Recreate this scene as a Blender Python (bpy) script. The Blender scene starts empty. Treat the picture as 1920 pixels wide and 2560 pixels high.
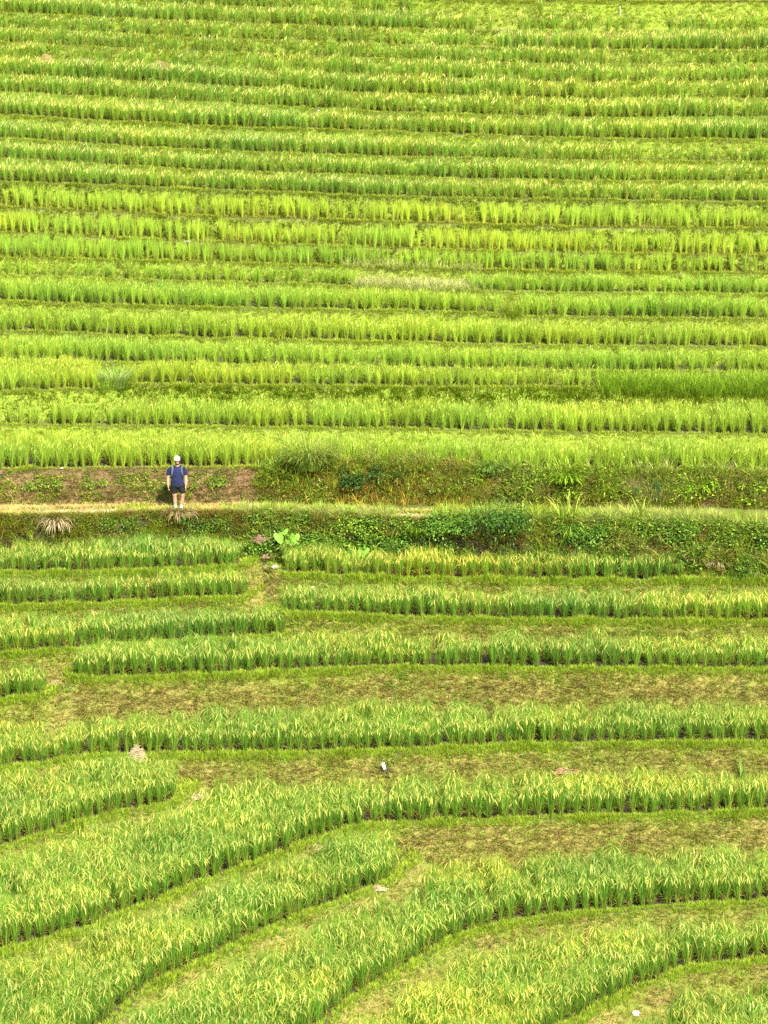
import bpy, bmesh, math, random
import numpy as np
from mathutils import Vector, Matrix
rng = np.random.default_rng(7)
random.seed(7)
R = math.radians
sc = bpy.context.scene
COL = sc.collection

# ------------------------------------------------------------------ camera, sky, sun, exposure
K = 1.312e-4                       # tangent per photo pixel (1920 x 2560)
PITCH = 14.0
CAM_Z = 23.89                      # the footpath is z = 0
cam_d = bpy.data.cameras.new('camera'); cam = bpy.data.objects.new('camera', cam_d); COL.objects.link(cam)
cam.location = (0, 0, CAM_Z); cam.rotation_euler = (R(90 - PITCH), 0, 0)
cam_d.sensor_fit = 'HORIZONTAL'; cam_d.sensor_width = 36; cam_d.lens = 18 / (960 * K)
cam_d.clip_start = 0.5; cam_d.clip_end = 2000
sc.camera = cam
SUN_EL, SUN_AZ = 47.0, 24.0        # azimuth of the sun right of straight behind the camera
wd = bpy.data.worlds.new('World'); sc.world = wd; wd.use_nodes = True
nt = wd.node_tree; bg = nt.nodes['Background']
sky = nt.nodes.new('ShaderNodeTexSky'); sky.sky_type = 'NISHITA'; sky.sun_disc = False
sky.sun_elevation = R(SUN_EL); sky.sun_rotation = R(180 - SUN_AZ); sky.dust_density = 2.0
nt.links.new(sky.outputs[0], bg.inputs[0]); bg.inputs[1].default_value = 0.10
sun_d = bpy.data.lights.new('sun', 'SUN'); sun_d.energy = 5.0; sun_d.angle = R(0.53); sun_d.color = (1, 0.94, 0.84)
sun = bpy.data.objects.new('sun', sun_d); COL.objects.link(sun); sun.location = (20, -20, 60)
sdir = Vector((math.sin(R(SUN_AZ)) * math.cos(R(SUN_EL)), -math.cos(R(SUN_AZ)) * math.cos(R(SUN_EL)), math.sin(R(SUN_EL))))
sun.rotation_euler = sdir.to_track_quat('Z', 'Y').to_euler()
sc.view_settings.view_transform = 'Standard'; sc.view_settings.look = 'None'
sc.view_settings.gamma = 1; sc.view_settings.use_curve_mapping = False
sc.view_settings.exposure = 1.1
sc.render.engine = 'CYCLES'
sc.cycles.max_bounces = 6; sc.cycles.diffuse_bounces = 3; sc.cycles.transmission_bounces = 4; sc.cycles.glossy_bounces = 2
sc.cycles.use_denoising = False

# ------------------------------------------------------------------ helpers
def ray(u, v):
    a, b = (u - 960) * K, -(v - 1280) * K
    p = R(PITCH)
    return a, math.cos(p) + b * math.sin(p), -math.sin(p) + b * math.cos(p)
def at_z(u, v, z):
    x, y, d = ray(u, v); t = (z - CAM_Z) / d
    return x * t, y * t
def at_y(u, v, Y):
    x, y, d = ray(u, v); t = Y / y
    return x * t, Y, CAM_Z + d * t
def proj(X, Y, Z):
    p = R(PITCH); dz = Z - CAM_Z
    f = Y * math.cos(p) - dz * math.sin(p); up = Y * math.sin(p) + dz * math.cos(p)
    return 960 + X / f / K, 1280 - up / f / K
def dep(v): return R(PITCH) + math.atan((v - 1280) * K)

_h = np.random.default_rng(11).random((256, 256))
def noise(x, y, s=1.0, o=0):
    x = np.asarray(x, float) / s + 37.7 + o * 13.1; y = np.asarray(y, float) / s + 91.3 + o * 7.7
    xi = np.floor(x).astype(int); yi = np.floor(y).astype(int); fx = x - xi; fy = y - yi
    fx = fx * fx * (3 - 2 * fx); fy = fy * fy * (3 - 2 * fy)
    g = lambda a, b: _h[a & 255, b & 255]
    return (g(xi, yi) * (1 - fx) + g(xi + 1, yi) * fx) * (1 - fy) + (g(xi, yi + 1) * (1 - fx) + g(xi + 1, yi + 1) * fx) * fy
def fbm(x, y, s=1.0, o=0): return (noise(x, y, s, o) + 0.5 * noise(x, y, s / 2.1, o + 1) + 0.25 * noise(x, y, s / 4.3, o + 2)) / 1.75

def tag(o, label=None, cat=None, group=None, kind=None):
    if label: o['label'] = label
    if cat: o['category'] = cat
    if group: o['group'] = group
    if kind: o['kind'] = kind
    return o
def np_mesh(name, V, F, C=None, mat=None, smooth=False):
    me = bpy.data.meshes.new(name); V = np.asarray(V, np.float32); F = np.asarray(F, np.int32)
    n = F.shape[1]
    me.vertices.add(len(V)); me.vertices.foreach_set('co', V.ravel())
    me.loops.add(F.size); me.loops.foreach_set('vertex_index', F.ravel())
    me.polygons.add(len(F)); me.polygons.foreach_set('loop_start', np.arange(0, F.size, n, dtype=np.int32))
    me.polygons.foreach_set('loop_total', np.full(len(F), n, np.int32))
    if smooth: me.polygons.foreach_set('use_smooth', np.ones(len(F), bool))
    me.update(calc_edges=True)
    if C is not None:
        C = np.asarray(C, np.float32)
        if C.shape[1] == 3: C = np.concatenate([C, np.ones((len(C), 1), np.float32)], 1)
        a = me.color_attributes.new('Col', 'FLOAT_COLOR', 'POINT'); a.data.foreach_set('color', C.ravel())
    if mat: me.materials.append(mat)
    return me
def link(name, me, parent=None, loc=None):
    o = bpy.data.objects.new(name, me); COL.objects.link(o)
    if parent: o.parent = parent
    if loc is not None: o.location = loc
    return o

# ------------------------------------------------------------------ materials
def mat_new(name):
    m = bpy.data.materials.new(name); m.use_nodes = True; t = m.node_tree
    for n in list(t.nodes): t.nodes.remove(n)
    return m, t, t.nodes.new('ShaderNodeOutputMaterial')
def leaf_mat(name, transl=0.35, rough=0.5, spec=0.3):
    m, t, out = mat_new(name); N = t.nodes.new; L = t.links.new
    at = N('ShaderNodeAttribute'); at.attribute_name = 'Col'
    geo = N('ShaderNodeNewGeometry')
    nz = N('ShaderNodeTexNoise'); nz.inputs['Scale'].default_value = 2.2; nz.inputs['Detail'].default_value = 3
    L(geo.outputs['Position'], nz.inputs['Vector'])
    mr = N('ShaderNodeMapRange'); mr.inputs[1].default_value = 0.3; mr.inputs[2].default_value = 0.7; mr.inputs[3].default_value = 0.86; mr.inputs[4].default_value = 1.14
    L(nz.outputs[0], mr.inputs[0])
    mul = N('ShaderNodeVectorMath'); mul.operation = 'SCALE'; L(at.outputs['Color'], mul.inputs[0]); L(mr.outputs[0], mul.inputs['Scale'])
    bs = N('ShaderNodeBsdfPrincipled'); bs.inputs['Roughness'].default_value = rough; bs.inputs['Specular IOR Level'].default_value = spec
    L(mul.outputs[0], bs.inputs['Base Color'])
    tr = N('ShaderNodeBsdfTranslucent'); L(mul.outputs[0], tr.inputs['Color'])
    mx = N('ShaderNodeMixShader'); mx.inputs[0].default_value = transl
    L(bs.outputs[0], mx.inputs[1]); L(tr.outputs[0], mx.inputs[2]); L(mx.outputs[0], out.inputs[0])
    return m
def plain_mat(name, col, rough=0.7, bump=0.0, bscale=60, var=0.12, metal=0.0):
    m, t, out = mat_new(name); N = t.nodes.new; L = t.links.new
    tc = N('ShaderNodeTexCoord'); nz = N('ShaderNodeTexNoise'); nz.inputs['Scale'].default_value = bscale; nz.inputs['Detail'].default_value = 4
    L(tc.outputs['Object'], nz.inputs['Vector'])
    rp = N('ShaderNodeValToRGB'); rp.color_ramp.elements[0].position = 0.3; rp.color_ramp.elements[1].position = 0.7
    rp.color_ramp.elements[0].color = tuple(c * (1 - var) for c in col) + (1,); rp.color_ramp.elements[1].color = tuple(min(1, c * (1 + var)) for c in col) + (1,)
    L(nz.outputs[0], rp.inputs[0])
    bs = N('ShaderNodeBsdfPrincipled'); bs.inputs['Roughness'].default_value = rough; bs.inputs['Metallic'].default_value = metal
    L(rp.outputs[0], bs.inputs['Base Color'])
    if bump:
        b = N('ShaderNodeBump'); b.inputs['Strength'].default_value = bump; b.inputs['Distance'].default_value = 0.01
        L(nz.outputs[0], b.inputs['Height']); L(b.outputs[0], bs.inputs['Normal'])
    L(bs.outputs[0], out.inputs[0]); return m
def ground_mat():
    m, t, out = mat_new('ground_soil'); N = t.nodes.new; L = t.links.new
    at = N('ShaderNodeAttribute'); at.attribute_name = 'Col'; geo = N('ShaderNodeNewGeometry')
    nz = N('ShaderNodeTexNoise'); nz.inputs['Scale'].default_value = 9; nz.inputs['Detail'].default_value = 8; nz.inputs['Roughness'].default_value = 0.7
    L(geo.outputs['Position'], nz.inputs['Vector'])
    mr = N('ShaderNodeMapRange'); mr.inputs[1].default_value = 0.3; mr.inputs[2].default_value = 0.7; mr.inputs[3].default_value = 0.72; mr.inputs[4].default_value = 1.22
    L(nz.outputs[0], mr.inputs[0])
    mul = N('ShaderNodeVectorMath'); mul.operation = 'SCALE'; L(at.outputs['Color'], mul.inputs[0]); L(mr.outputs[0], mul.inputs['Scale'])
    bs = N('ShaderNodeBsdfPrincipled'); bs.inputs['Roughness'].default_value = 0.95; L(mul.outputs[0], bs.inputs['Base Color'])
    b = N('ShaderNodeBump'); b.inputs['Strength'].default_value = 0.8; b.inputs['Distance'].default_value = 0.04
    L(nz.outputs[0], b.inputs['Height']); L(b.outputs[0], bs.inputs['Normal']); L(bs.outputs[0], out.inputs[0]); return m
M_LEAF = leaf_mat('rice_leaf', 0.38, 0.45, 0.35)
M_GRASS = leaf_mat('grass_leaf', 0.3, 0.6, 0.2)
M_WEED = leaf_mat('broad_leaf', 0.25, 0.4, 0.4)
M_DRY = leaf_mat('dry_leaf', 0.15, 0.8, 0.1)
M_GROUND = ground_mat()

# ------------------------------------------------------------------ terraces: front edges (lips) traced where they stand
# name, lip points (photo px), height (z, path = 0; None = from distance), riser slope, ends (left, right), rice kind, rice ranges, ear height
PZ = CAM_Z
def upper_h(v):
    D = 99.8 + 23 * (1170 - v) / 1170.
    return PZ - D * math.sin(dep(v))
ALL = [(-999, 9999)]
T = [
 ('L0', [(0,-45),(500,-22),(960,-6),(1250,3),(1580,5),(1920,4)], 14.35, 2.4, 0,0, 'ripe', [(-999,1580)], .56),
 ('L1', [(0,-12),(200,0),(480,14),(960,30),(1350,39),(1920,38)], None, 4.5, 0,0, 'ripe', [(-999,1360),(1692,9999)], .56),
 ('L2', [(0,33),(480,55),(960,73),(1240,78),(1500,79),(1920,79)], None, 4.5, 0,0, 'ripe', [(-999,1240),(1268,9999)], .54),
 ('L3', [(0,71),(480,95),(960,112),(1440,127),(1920,127)], None, 4.5, 0,0, 'ripe', [(-999,1200),(1245,9999)], .52),
 ('L4', [(0,107),(480,129),(960,149),(1440,164),(1920,162)], None, 4.5, 0,0, 'ripe', ALL, .5),
 ('L5', [(0,147),(480,170),(960,193),(1440,208),(1920,205)], None, 4.5, 0,0, 'ripe', ALL, .54),
 ('L6', [(0,188),(480,213),(960,236),(1440,250),(1920,248)], None, 4.5, 0,0, 'ripe', ALL, .58),
 ('L7', [(0,232),(480,257),(960,281),(1440,296),(1920,296)], None, 4.5, 0,0, 'ripe', ALL, .56),
 ('L8', [(0,288),(480,315),(960,330),(1440,347),(1920,351)], None, 4.0, 0,0, 'ripe', ALL, .54),
 ('L9', [(0,347),(480,376),(960,393),(1440,403),(1920,406)], None, 4.5, 0,0, 'ripe', ALL, .5),
 ('L10', [(0,399),(480,426),(960,443),(1440,455),(1920,455)], None, 4.5, 0,0, 'ripe', ALL, .5),
 ('L11', [(0,455),(480,473),(960,492),(1440,501),(1920,507)], None, 4.0, 0,0, 'ripe', ALL, .5),
 ('L12', [(0,518),(480,541),(960,555),(1440,569),(1920,573)], None, 4.0, 0,0, 'young', ALL, .59),
 ('L13', [(0,582),(480,605),(960,621),(1440,634),(1920,640)], None, 4.0, 0,0, 'young', ALL, .59),
 ('L14', [(0,646),(480,656),(960,669),(1400,681),(1920,684)], None, 4.0, 0,0, 'young2', ALL, .55),
 ('L15', [(0,689),(480,705),(860,715),(1250,731),(1920,737)], None, 4.0, 0,0, 'leafy', [(-999,900),(1160,9999)], .52),
 ('L16', [(0,753),(480,770),(960,777),(1250,784),(1330,793),(1920,799)], None, 4.0, 0,0, 'leafy', [(-999,1262),(1300,9999)], .56),
 ('L17', [(0,828),(480,845),(960,856),(1440,866),(1920,869)], None, 4.0, 0,0, 'leafy', ALL, .6),
 ('L18', [(0,902),(480,912),(960,920),(1510,929),(1920,931)], None, 4.0, 0,0, 'leafy', [(-999,1790),(1812,9999)], .56),
 ('L19', [(0,979),(250,975),(320,962),(960,968),(1510,970),(1920,974)], None, 2.0, 0,0, 'leafy', [(-999,250),(312,1510)], .58),
 ('L20', [(0,1062),(480,1068),(960,1073),(1440,1083),(1920,1088)], None, 2.0, 0,0, 'leafy', ALL, .62),
 ('L21', [(0,1172),(480,1170),(720,1167),(960,1170),(1250,1176),(1920,1181)], 1.12, 3.0, 0,0, 'leafy', ALL, .68),
 ('path', [(0,1291),(440,1280),(700,1284),(1050,1297),(1500,1309),(1920,1324)], 0.0, 2.4, 0,0, None, [], 0),
 ('L23a', [(0,1436),(300,1433),(612,1419)], -1.32, 1.6, 0,1, 'ripe_low', ALL, .60),
 ('L23b', [(700,1440),(960,1449),(1440,1454),(1700,1454),(1920,1456)], -1.5, 1.5, 1,0, 'ripe_yel', [(-999,1700)], .62),
 ('L24a', [(0,1521),(290,1511),(620,1497)], -1.98, 1.6, 0,1, 'ripe_low', ALL, .62),
 ('L24b', [(695,1535),(960,1547),(1440,1555),(1920,1558)], -2.27, 1.5, 1,0, 'ripe_low', ALL, .62),
 ('L25a', [(0,1640),(290,1617),(480,1604),(718,1592)], -2.75, 1.5, 0,1, 'ripe_low', ALL, .62),
 ('L25b', [(178,1699),(480,1695),(960,1671),(1440,1674),(1920,1677)], -3.22, 1.3, 1,0, 'ripe_low', ALL, .64),
 ('L26a', [(0,1753),(118,1743)], -3.62, 1.3, 0,1, 'ripe_low', ALL, .60),
 ('L27', [(0,1926),(140,1905),(290,1890),(700,1888),(960,1880),(1440,1863),(1920,1860)], -4.6, 1.15, 0,0, 'ripe_low', ALL, .66),
 ('L28a', [(0,2121),(116,2088),(290,2037),(442,2008)], -5.15, 1.3, 0,1, 'ripe_low', ALL, .66),
 ('L28b', [(0,2384),(231,2321),(463,2228),(781,2107),(880,2074),(960,2061),(1250,2051),(1540,2042),(1920,2034)], -5.8, 1.15, 0,0, 'ripe_low', ALL, .7),
 ('L29a', [(60,2720),(289,2545),(347,2483),(521,2402),(723,2304),(960,2211),(1000,2190)], -6.4, 1.2, 0,1, 'ripe_low', ALL, .7),
 ('L29b', [(610,2690),(810,2562),(868,2512),(960,2455),(1047,2402),(1134,2350),(1249,2315),(1440,2289),(1655,2268),(1920,2257)], -7.15, 1.15, 0,0, 'ripe_low', ALL, .72),
 ('L30', [(1200,2680),(1423,2562),(1480,2530),(1567,2483),(1625,2460),(1712,2425),(1920,2402)], -8.0, 1.1, 0,0, 'ripe_low', ALL, .72),
 ('L31', [(1500,2800),(1800,2690),(1920,2660)], -8.9, 1.1, 0,0, 'ripe_low', ALL, .72),
]
XG = np.arange(-60, 60.01, 0.1)
class Lip: pass
LIPS = []
def vat(pts, u): return float(np.interp(u, [p[0] for p in pts], [p[1] for p in pts]))
for i, (nm, pts, h, s, le, ri, kind, rr, H) in enumerate(T):
    l = Lip(); l.name = nm; l.kind = kind; l.ranges = rr; l.H = H; l.s = s; l.idx = i
    l.h = h if h is not None else upper_h(vat(pts, 1200))
    P = np.array([at_z(u, v, l.h) for u, v in pts])
    # densify in image space so that straight picture segments curve smoothly
    xs = P[:, 0]; ys = P[:, 1]
    y = np.interp(XG, xs, ys)
    sl = (ys[1] - ys[0]) / (xs[1] - xs[0]); sr = (ys[-1] - ys[-2]) / (xs[-1] - xs[-2])
    sl = max(-.6, min(2.0, sl)) if not le else sl; sr = max(-.5, min(.4, sr))
    m = XG < xs[0]; dx = xs[0] - XG[m]
    y[m] = (ys[0] + dx * 3.6 if le else ys[0] - sl * 6 * (1 - np.exp(-dx / 6)))
    m = XG > xs[-1]; dx = XG[m] - xs[-1]
    y[m] = (ys[-1] + dx * 3.6 if ri else ys[-1] + sr * 6 * (1 - np.exp(-dx / 6)))
    ker = np.exp(-np.linspace(-2, 2, 13) ** 2); ker /= ker.sum()
    yp = np.pad(y, 6, mode='edge'); ys_ = np.convolve(yp, ker, 'valid')
    l.Y = ys_ + (noise(XG, XG * 0 + i * 3.3, 1.1, i) - .5) * 0.16 + (noise(XG, XG * 0 + i * 5.1, 0.35, i) - .5) * 0.07
    l.g = np.sqrt(1 + np.gradient(ys_, XG) ** 2)
    l.xa, l.xb = (xs[0] if le else -60), (xs[-1] if ri else 60)
    LIPS.append(l)
# more terraces climb on beyond the top of the picture
for q in range(1, 9):
    l = Lip(); b0 = LIPS[q - 1] if q > 1 else LIPS[0]; b0 = LIPS[0]
    l.name = 't'; l.kind = 'ripe'; l.ranges = ALL; l.H = .56; l.s = 2.4; l.h = b0.h + .56; l.Y = b0.Y + 1.5; l.g = b0.g; l.xa, l.xb = -60, 60
    LIPS.insert(0, l)
for i, l in enumerate(LIPS): l.idx = i
BASE_Z = -9.9
def terr(X, Y):
    """height, index of the terrace that owns the point, how far below its lip (0 = on the tread)"""
    X = np.asarray(X, float); Y = np.asarray(Y, float)
    best = BASE_Z - np.maximum(0, 62 - Y) * 0.3; own = np.full(X.shape, -1); bel = np.zeros(X.shape); bel[:] = 9
    for l in LIPS:
        yn = np.interp(X, XG, l.Y); g = np.interp(X, XG, l.g)
        f = l.h - np.maximum(0, (yn - Y)) * l.s / g
        m = f > best
        best = np.where(m, f, best); own = np.where(m, l.idx, own); bel = np.where(m, l.h - f, bel)
    return best, own, bel
top = LIPS[0]
def terr_ext(X, Y):
    z, own, bel = terr(X, Y)
    y0 = np.interp(X, XG, top.Y) + 1.6
    z = np.where(Y > y0, z + (Y - y0) * 0.42, z)
    rough = (fbm(X, Y, 0.5, 3) - .5) * 0.05 + (noise(X, Y, .14, 6) - .5) * 0.02
    bulge = np.where(bel > 0.05, (fbm(X * 1.2, Y * 2.5, 0.9, 9) - .5) * 0.22 * np.clip(bel * 2, 0, 1), 0)
    return z + rough + bulge, own, bel
def gz(X, Y): return terr_ext(np.array([X], float), np.array([Y], float))[0][0]

# colours (albedo, linear)
def c(*a): return np.array(a, float)
SOIL = c(.20, .125, .06); SOILD = c(.055, .042, .02); GREENG = c(.14, .20, .015); DRYG = c(.30, .25, .07); PINK = c(.30, .22, .11)
xs = np.concatenate([-np.geomspace(200, 19, 22), np.arange(-18.5, 18.6, 0.12), np.geomspace(19, 200, 22)])
ys = np.concatenate([np.linspace(-60, 69, 20), np.arange(70, 137, 0.06), np.geomspace(138, 420, 30)])
GX, GY = np.meshgrid(xs, ys)
Z, OWN, BEL = terr_ext(GX.ravel(), GY.ravel())
gx, gy = GX.ravel(), GY.ravel()
U_, V_ = proj(gx, np.maximum(gy, 5), Z)
col = np.tile(SOILD, (len(gx), 1))
ris = BEL > 0.03
nzz = fbm(gx, gy, 0.8, 20)[:, None]; nz2 = fbm(gx, gy + Z, 0.35, 25)[:, None]
path_i = [l.idx for l in LIPS if l.name == 'path'][0]
iL21 = path_i - 1
names = [l.name for l in LIPS]
upm = (ris & (OWN < iL21))[:, None]; lowm = (ris & (OWN > path_i))[:, None]
mixa = np.clip((nzz - .35) * 3, 0, 1)
col = np.where(((~ris) & (OWN < iL21) & (OWN >= 0))[:, None], c(.09, .105, .02), col)
col = np.where(upm, GREENG * 1.7 * (1 - mixa * .2) + SOIL * mixa * .2, col)
lowmix = np.clip((nzz - .2) * 1.6, .2, .8)
col = np.where(lowm, GREENG * lowmix + DRYG * (1 - lowmix), col)
col = np.where((ris & (OWN == iL21))[:, None], SOIL * (.8 + nz2 * .6), col)
col = np.where((ris & (OWN == path_i))[:, None], SOIL * .13 + GREENG * .08, col)  # bank below the path: shade between the plants painted into the soil colour
pg = np.clip((U_ - 480) / 150, 0, .9)[:, None]
col = np.where(((OWN == path_i) & ~ris)[:, None], (DRYG * (1 - pg) + GREENG * .7 * pg) * (.8 + nz2 * .5), col)
for nm in ('L2',):
    i = names.index(nm)
    col = np.where((ris & (OWN == i) & (U_ > 1268))[:, None], PINK * (.6 + nz2 * .6), col)
far = (np.abs(gx) > 30) | (gy > 136) | (gy < 68)
col = np.where(far[:, None], GREENG * 1.2 + c(.05, .03, 0) * nzz, col)
nx, ny = len(xs), len(ys)
idx = np.arange(nx * ny).reshape(ny, nx)
F = np.stack([idx[:-1, :-1], idx[:-1, 1:], idx[1:, 1:], idx[1:, :-1]], -1).reshape(-1, 4)
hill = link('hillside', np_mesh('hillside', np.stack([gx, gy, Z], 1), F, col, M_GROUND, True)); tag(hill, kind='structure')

# ------------------------------------------------------------------ blades, tufts, clumps
def blade(P, w, cols, side):
    """ribbon through the points P (n,3) with widths w (n) -> verts (2n,3), quads, colours"""
    P = np.asarray(P, float); n = len(P); s = np.asarray(side, float)
    w = np.asarray(w)[:, None] * .5
    V = np.stack([P - s * w, P + s * w], 1).reshape(-1, 3)
    Fq = [(2 * i, 2 * i + 1, 2 * i + 3, 2 * i + 2) for i in range(n - 1)]
    C = np.repeat(np.asarray(cols, float), 2, 0)
    return V, np.array(Fq), C
class Acc:
    def __init__(s): s.V = []; s.F = []; s.C = []; s.n = 0
    def add(s, V, F, C): s.V.append(V); s.F.append(np.asarray(F) + s.n); s.C.append(C); s.n += len(V)
    def get(s): return np.concatenate(s.V), np.concatenate(s.F), np.concatenate(s.C)
    def empty(s): return not s.V
def arc(base, az, tilt0, tilt1, length, n, e=1.6):
    """points of a leaf that leaves at tilt0 from the vertical and bends to tilt1"""
    p = np.array(base, float); P = [p.copy()]
    for i in range(n):
        t = tilt0 + (tilt1 - tilt0) * ((i + .5) / n) ** e
        p = p + np.array([math.cos(az) * math.sin(t), math.sin(az) * math.sin(t), math.cos(t)]) * (length / n)
        P.append(p.copy())
    return np.array(P)
def perp(az, tw=0.0):
    a = az + math.pi / 2 + tw; return (math.cos(a), math.sin(a), 0)
GB = c(.10, .25, .022); GB2 = c(.17, .41, .035); YG = c(.40, .56, .05); EAR = c(.68, .66, .15); EAR2 = c(.56, .64, .14); OLD = c(.60, .50, .10); BRN = c(.40, .25, .08)
def clump(kind, lod, seed):
    """a rice plant of unit ear height 1.0; returns leaves acc, ears acc"""
    r = random.Random(seed); A = Acc(); E = Acc()
    young = kind in ('young',); leafy = kind in ('leafy', 'young')
    n = {0: 62, 1: 46}[lod]; seg = {0: 3, 1: 2}[lod]
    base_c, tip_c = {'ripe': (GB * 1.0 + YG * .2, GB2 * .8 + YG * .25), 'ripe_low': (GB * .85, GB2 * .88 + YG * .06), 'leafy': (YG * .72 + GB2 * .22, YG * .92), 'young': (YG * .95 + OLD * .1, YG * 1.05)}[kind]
    spread = .42 if leafy else .48
    for i in range(n):
        az = r.uniform(0, 2 * math.pi); rad = r.uniform(.005, .055)
        L = r.uniform(.85, 1.16) if leafy else r.uniform(.8, 1.28)
        if r.random() < .25: L *= .75
        t0 = abs(r.gauss(0, .11)) + .03; t1 = t0 + abs(r.gauss(.08, .24)) * spread * 2
        if r.random() < .13: t1 += r.uniform(.5, 1.6)
        if kind == 'young': t0 = abs(r.gauss(0, .09)) + .03; t1 = t0 + abs(r.gauss(.04, .14))
        w = r.uniform(.012, .018) * (1.0 if lod == 0 else .78) * (1.0 if lod == 0 else 1.5) * (1.15 if leafy else 1)
        P = arc((math.cos(az) * rad, math.sin(az) * rad, 0), az, t0, t1, L, seg)
        q = r.random(); k = r.uniform(.75, 1.25)
        cb = base_c * k; ct = tip_c * k
        if q < (.10 if lod == 0 else .05): cb = OLD * .8; ct = OLD * r.uniform(.8, 1.1)
        elif q < .3: cb = base_c * .6 + YG * .4; ct = YG * r.uniform(.8, 1.05)
        if r.random() < .08: ct = ct * .7 + OLD * .3
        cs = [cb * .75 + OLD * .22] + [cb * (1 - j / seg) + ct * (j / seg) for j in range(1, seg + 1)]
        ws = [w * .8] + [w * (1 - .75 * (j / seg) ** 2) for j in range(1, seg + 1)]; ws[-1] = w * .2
        A.add(*blade(P, ws, cs, perp(az, r.uniform(-.9, .9))))
    # bent yellowing outer leaves near the foot
    for i in range({0: 13, 1: 7}[lod]):
        az = r.uniform(0, 2 * math.pi); L = r.uniform(.28, .55)
        P = arc((0, 0, r.uniform(.02, .25)), az, r.uniform(.25, .6), r.uniform(1.5, 2.8), L, seg)
        cc = (OLD if r.random() < (.5 if lod == 0 else .3) else YG if r.random() < (.5 if lod == 0 else .8) else BRN) * r.uniform(.7, 1.15)
        w = .012 * (1 if lod == 0 else 1.4)
        A.add(*blade(P, [w] * seg + [w * .3], [cc] * (seg + 1), perp(az, r.uniform(-.5, .5))))
    if kind in ('ripe', 'ripe_low', 'leafy'):
        ne = {'ripe': 13, 'ripe_low': 11, 'leafy': 8}[kind]; ne = ne if lod == 0 else int(ne * .8)
        for i in range(ne):
            az = r.uniform(0, 2 * math.pi); L = r.uniform(.2, .33) if kind != 'leafy' else r.uniform(.14, .22)
            bz = r.uniform(.84, 1.08); rad = r.uniform(.02, .2)
            t1 = r.uniform(2.5, 3.1)
            P = arc((math.cos(az) * rad, math.sin(az) * rad, bz), az, r.uniform(.7, 1.5), t1, L, 3, .35)
            w = r.uniform(.018, .026) * (1 if lod == 0 else 1.3) * (.75 if kind == 'leafy' else 1)
            cc = (EAR if r.random() < .6 else EAR2) * r.uniform(.8, 1.12)
            if kind == 'leafy': cc = YG * .6 + EAR * .5
            m = len(P) - 1
            ws = [w * .35, w * .9] + [w] * (m - 2) + [w * .4]
            for tw in ((0, 1.5) if lod == 0 else (r.uniform(0, 1.5),)):
                E.add(*blade(P, ws, [cc * .95] + [cc] * m, perp(az, tw)))
    return A, E
NV = 7
PROTO = {}
for kd in ('ripe', 'ripe_low', 'leafy', 'young'):
    for lod in (0, 1):
        PROTO[kd, lod] = [clump(kd, lod, 100 * v + lod + len(kd) * 7) for v in range(NV)]
def place(acc, V, F, C, pos, rot, sxy, sz, tint, lean=None):
    """copies of one prototype, all at once"""
    n = len(pos); nv = len(V)
    ca, sa = np.cos(rot)[:, None], np.sin(rot)[:, None]
    x = (V[None, :, 0] * ca - V[None, :, 1] * sa) * sxy[:, None]; y = (V[None, :, 0] * sa + V[None, :, 1] * ca) * sxy[:, None]
    z = V[None, :, 2] * sz[:, None]
    if lean is not None: x = x + z * lean[:, 0:1]; y = y + z * lean[:, 1:2]
    W = np.stack([x, y, z], -1) + pos[:, None, :]
    FF = F[None] + (np.arange(n) * nv)[:, None, None]
    CC = C[None] * tint[:, None, :]
    acc.add(W.reshape(-1, 3), FF.reshape(-1, 4), CC.reshape(-1, 3))

# ------------------------------------------------------------------ rice planted in rows along each terrace edge
rows = []      # X, Y, z, terrace, row number
for l in LIPS:
    if not l.kind: continue
    near = l.h < 0
    sp = .34 if near else (.35 if l.kind == 'young' else .31)
    rowgap = .29 if near else .27
    gyy = l.g; s = np.concatenate([[0], np.cumsum(np.diff(XG) * (gyy[1:] + gyy[:-1]) / 2)])
    for j in range(40):
        off = (.16 if near else .12) + j * rowgap
        ss = np.arange(s[0] + (j % 2) * sp / 2, s[-1], sp); ss = ss + rng.normal(0, .045, len(ss))
        X = np.interp(ss, s, XG); yn = np.interp(X, XG, l.Y); g = np.interp(X, XG, l.g)
        # step back square to the edge
        dY = np.interp(X, XG, np.gradient(l.Y, XG)); dY = np.clip(dY, -3, 3); nn = np.sqrt(1 + dY ** 2)
        Xp = X - dY / nn * off + rng.normal(0, .025, len(X)); Yp = yn + off / nn + rng.normal(0, .025, len(X))
        m = np.abs(Xp) < Yp * .126 * 1.04 + 1.6
        Xp, Yp = Xp[m], Yp[m]
        if not len(Xp): continue
        # room in front: the plant stands at least `off` behind the lip everywhere
        z, own, bel = terr(Xp, Yp)
        _, o2, b2 = terr(Xp, Yp + .16)
        _, o3, b3 = terr(Xp, Yp - .10)
        ok = (own == l.idx) & (bel < .001) & (o3 == l.idx) & (b3 < .001)
        if near or j: ok &= o2 == l.idx
        if l.xa > -59: ok &= Xp > l.xa + .12
        if l.xb < 59: ok &= Xp < l.xb - .12
        u, v = proj(Xp, Yp, np.full(len(Xp), l.h))
        if l.name == 't': v = v * 0
        inr = np.zeros(len(Xp), bool)
        for a, b in l.ranges: inr |= (u > a) & (u < b)
        ok &= inr & (v < 2760) & (v > -330)
        if not ok.any():
            if j > 2: break
            continue
        k = ok.sum()
        rows.append(np.stack([Xp[ok], Yp[ok], np.full(k, l.h), np.full(k, l.idx), np.full(k, j), u[ok], v[ok]], 1))
RW = np.concatenate(rows)
n = len(RW)
Hs = np.array([l.H for l in LIPS])[RW[:, 3].astype(int)]
kinds0 = np.array([l.kind or '' for l in LIPS], dtype=object)[RW[:, 3].astype(int)]
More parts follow.
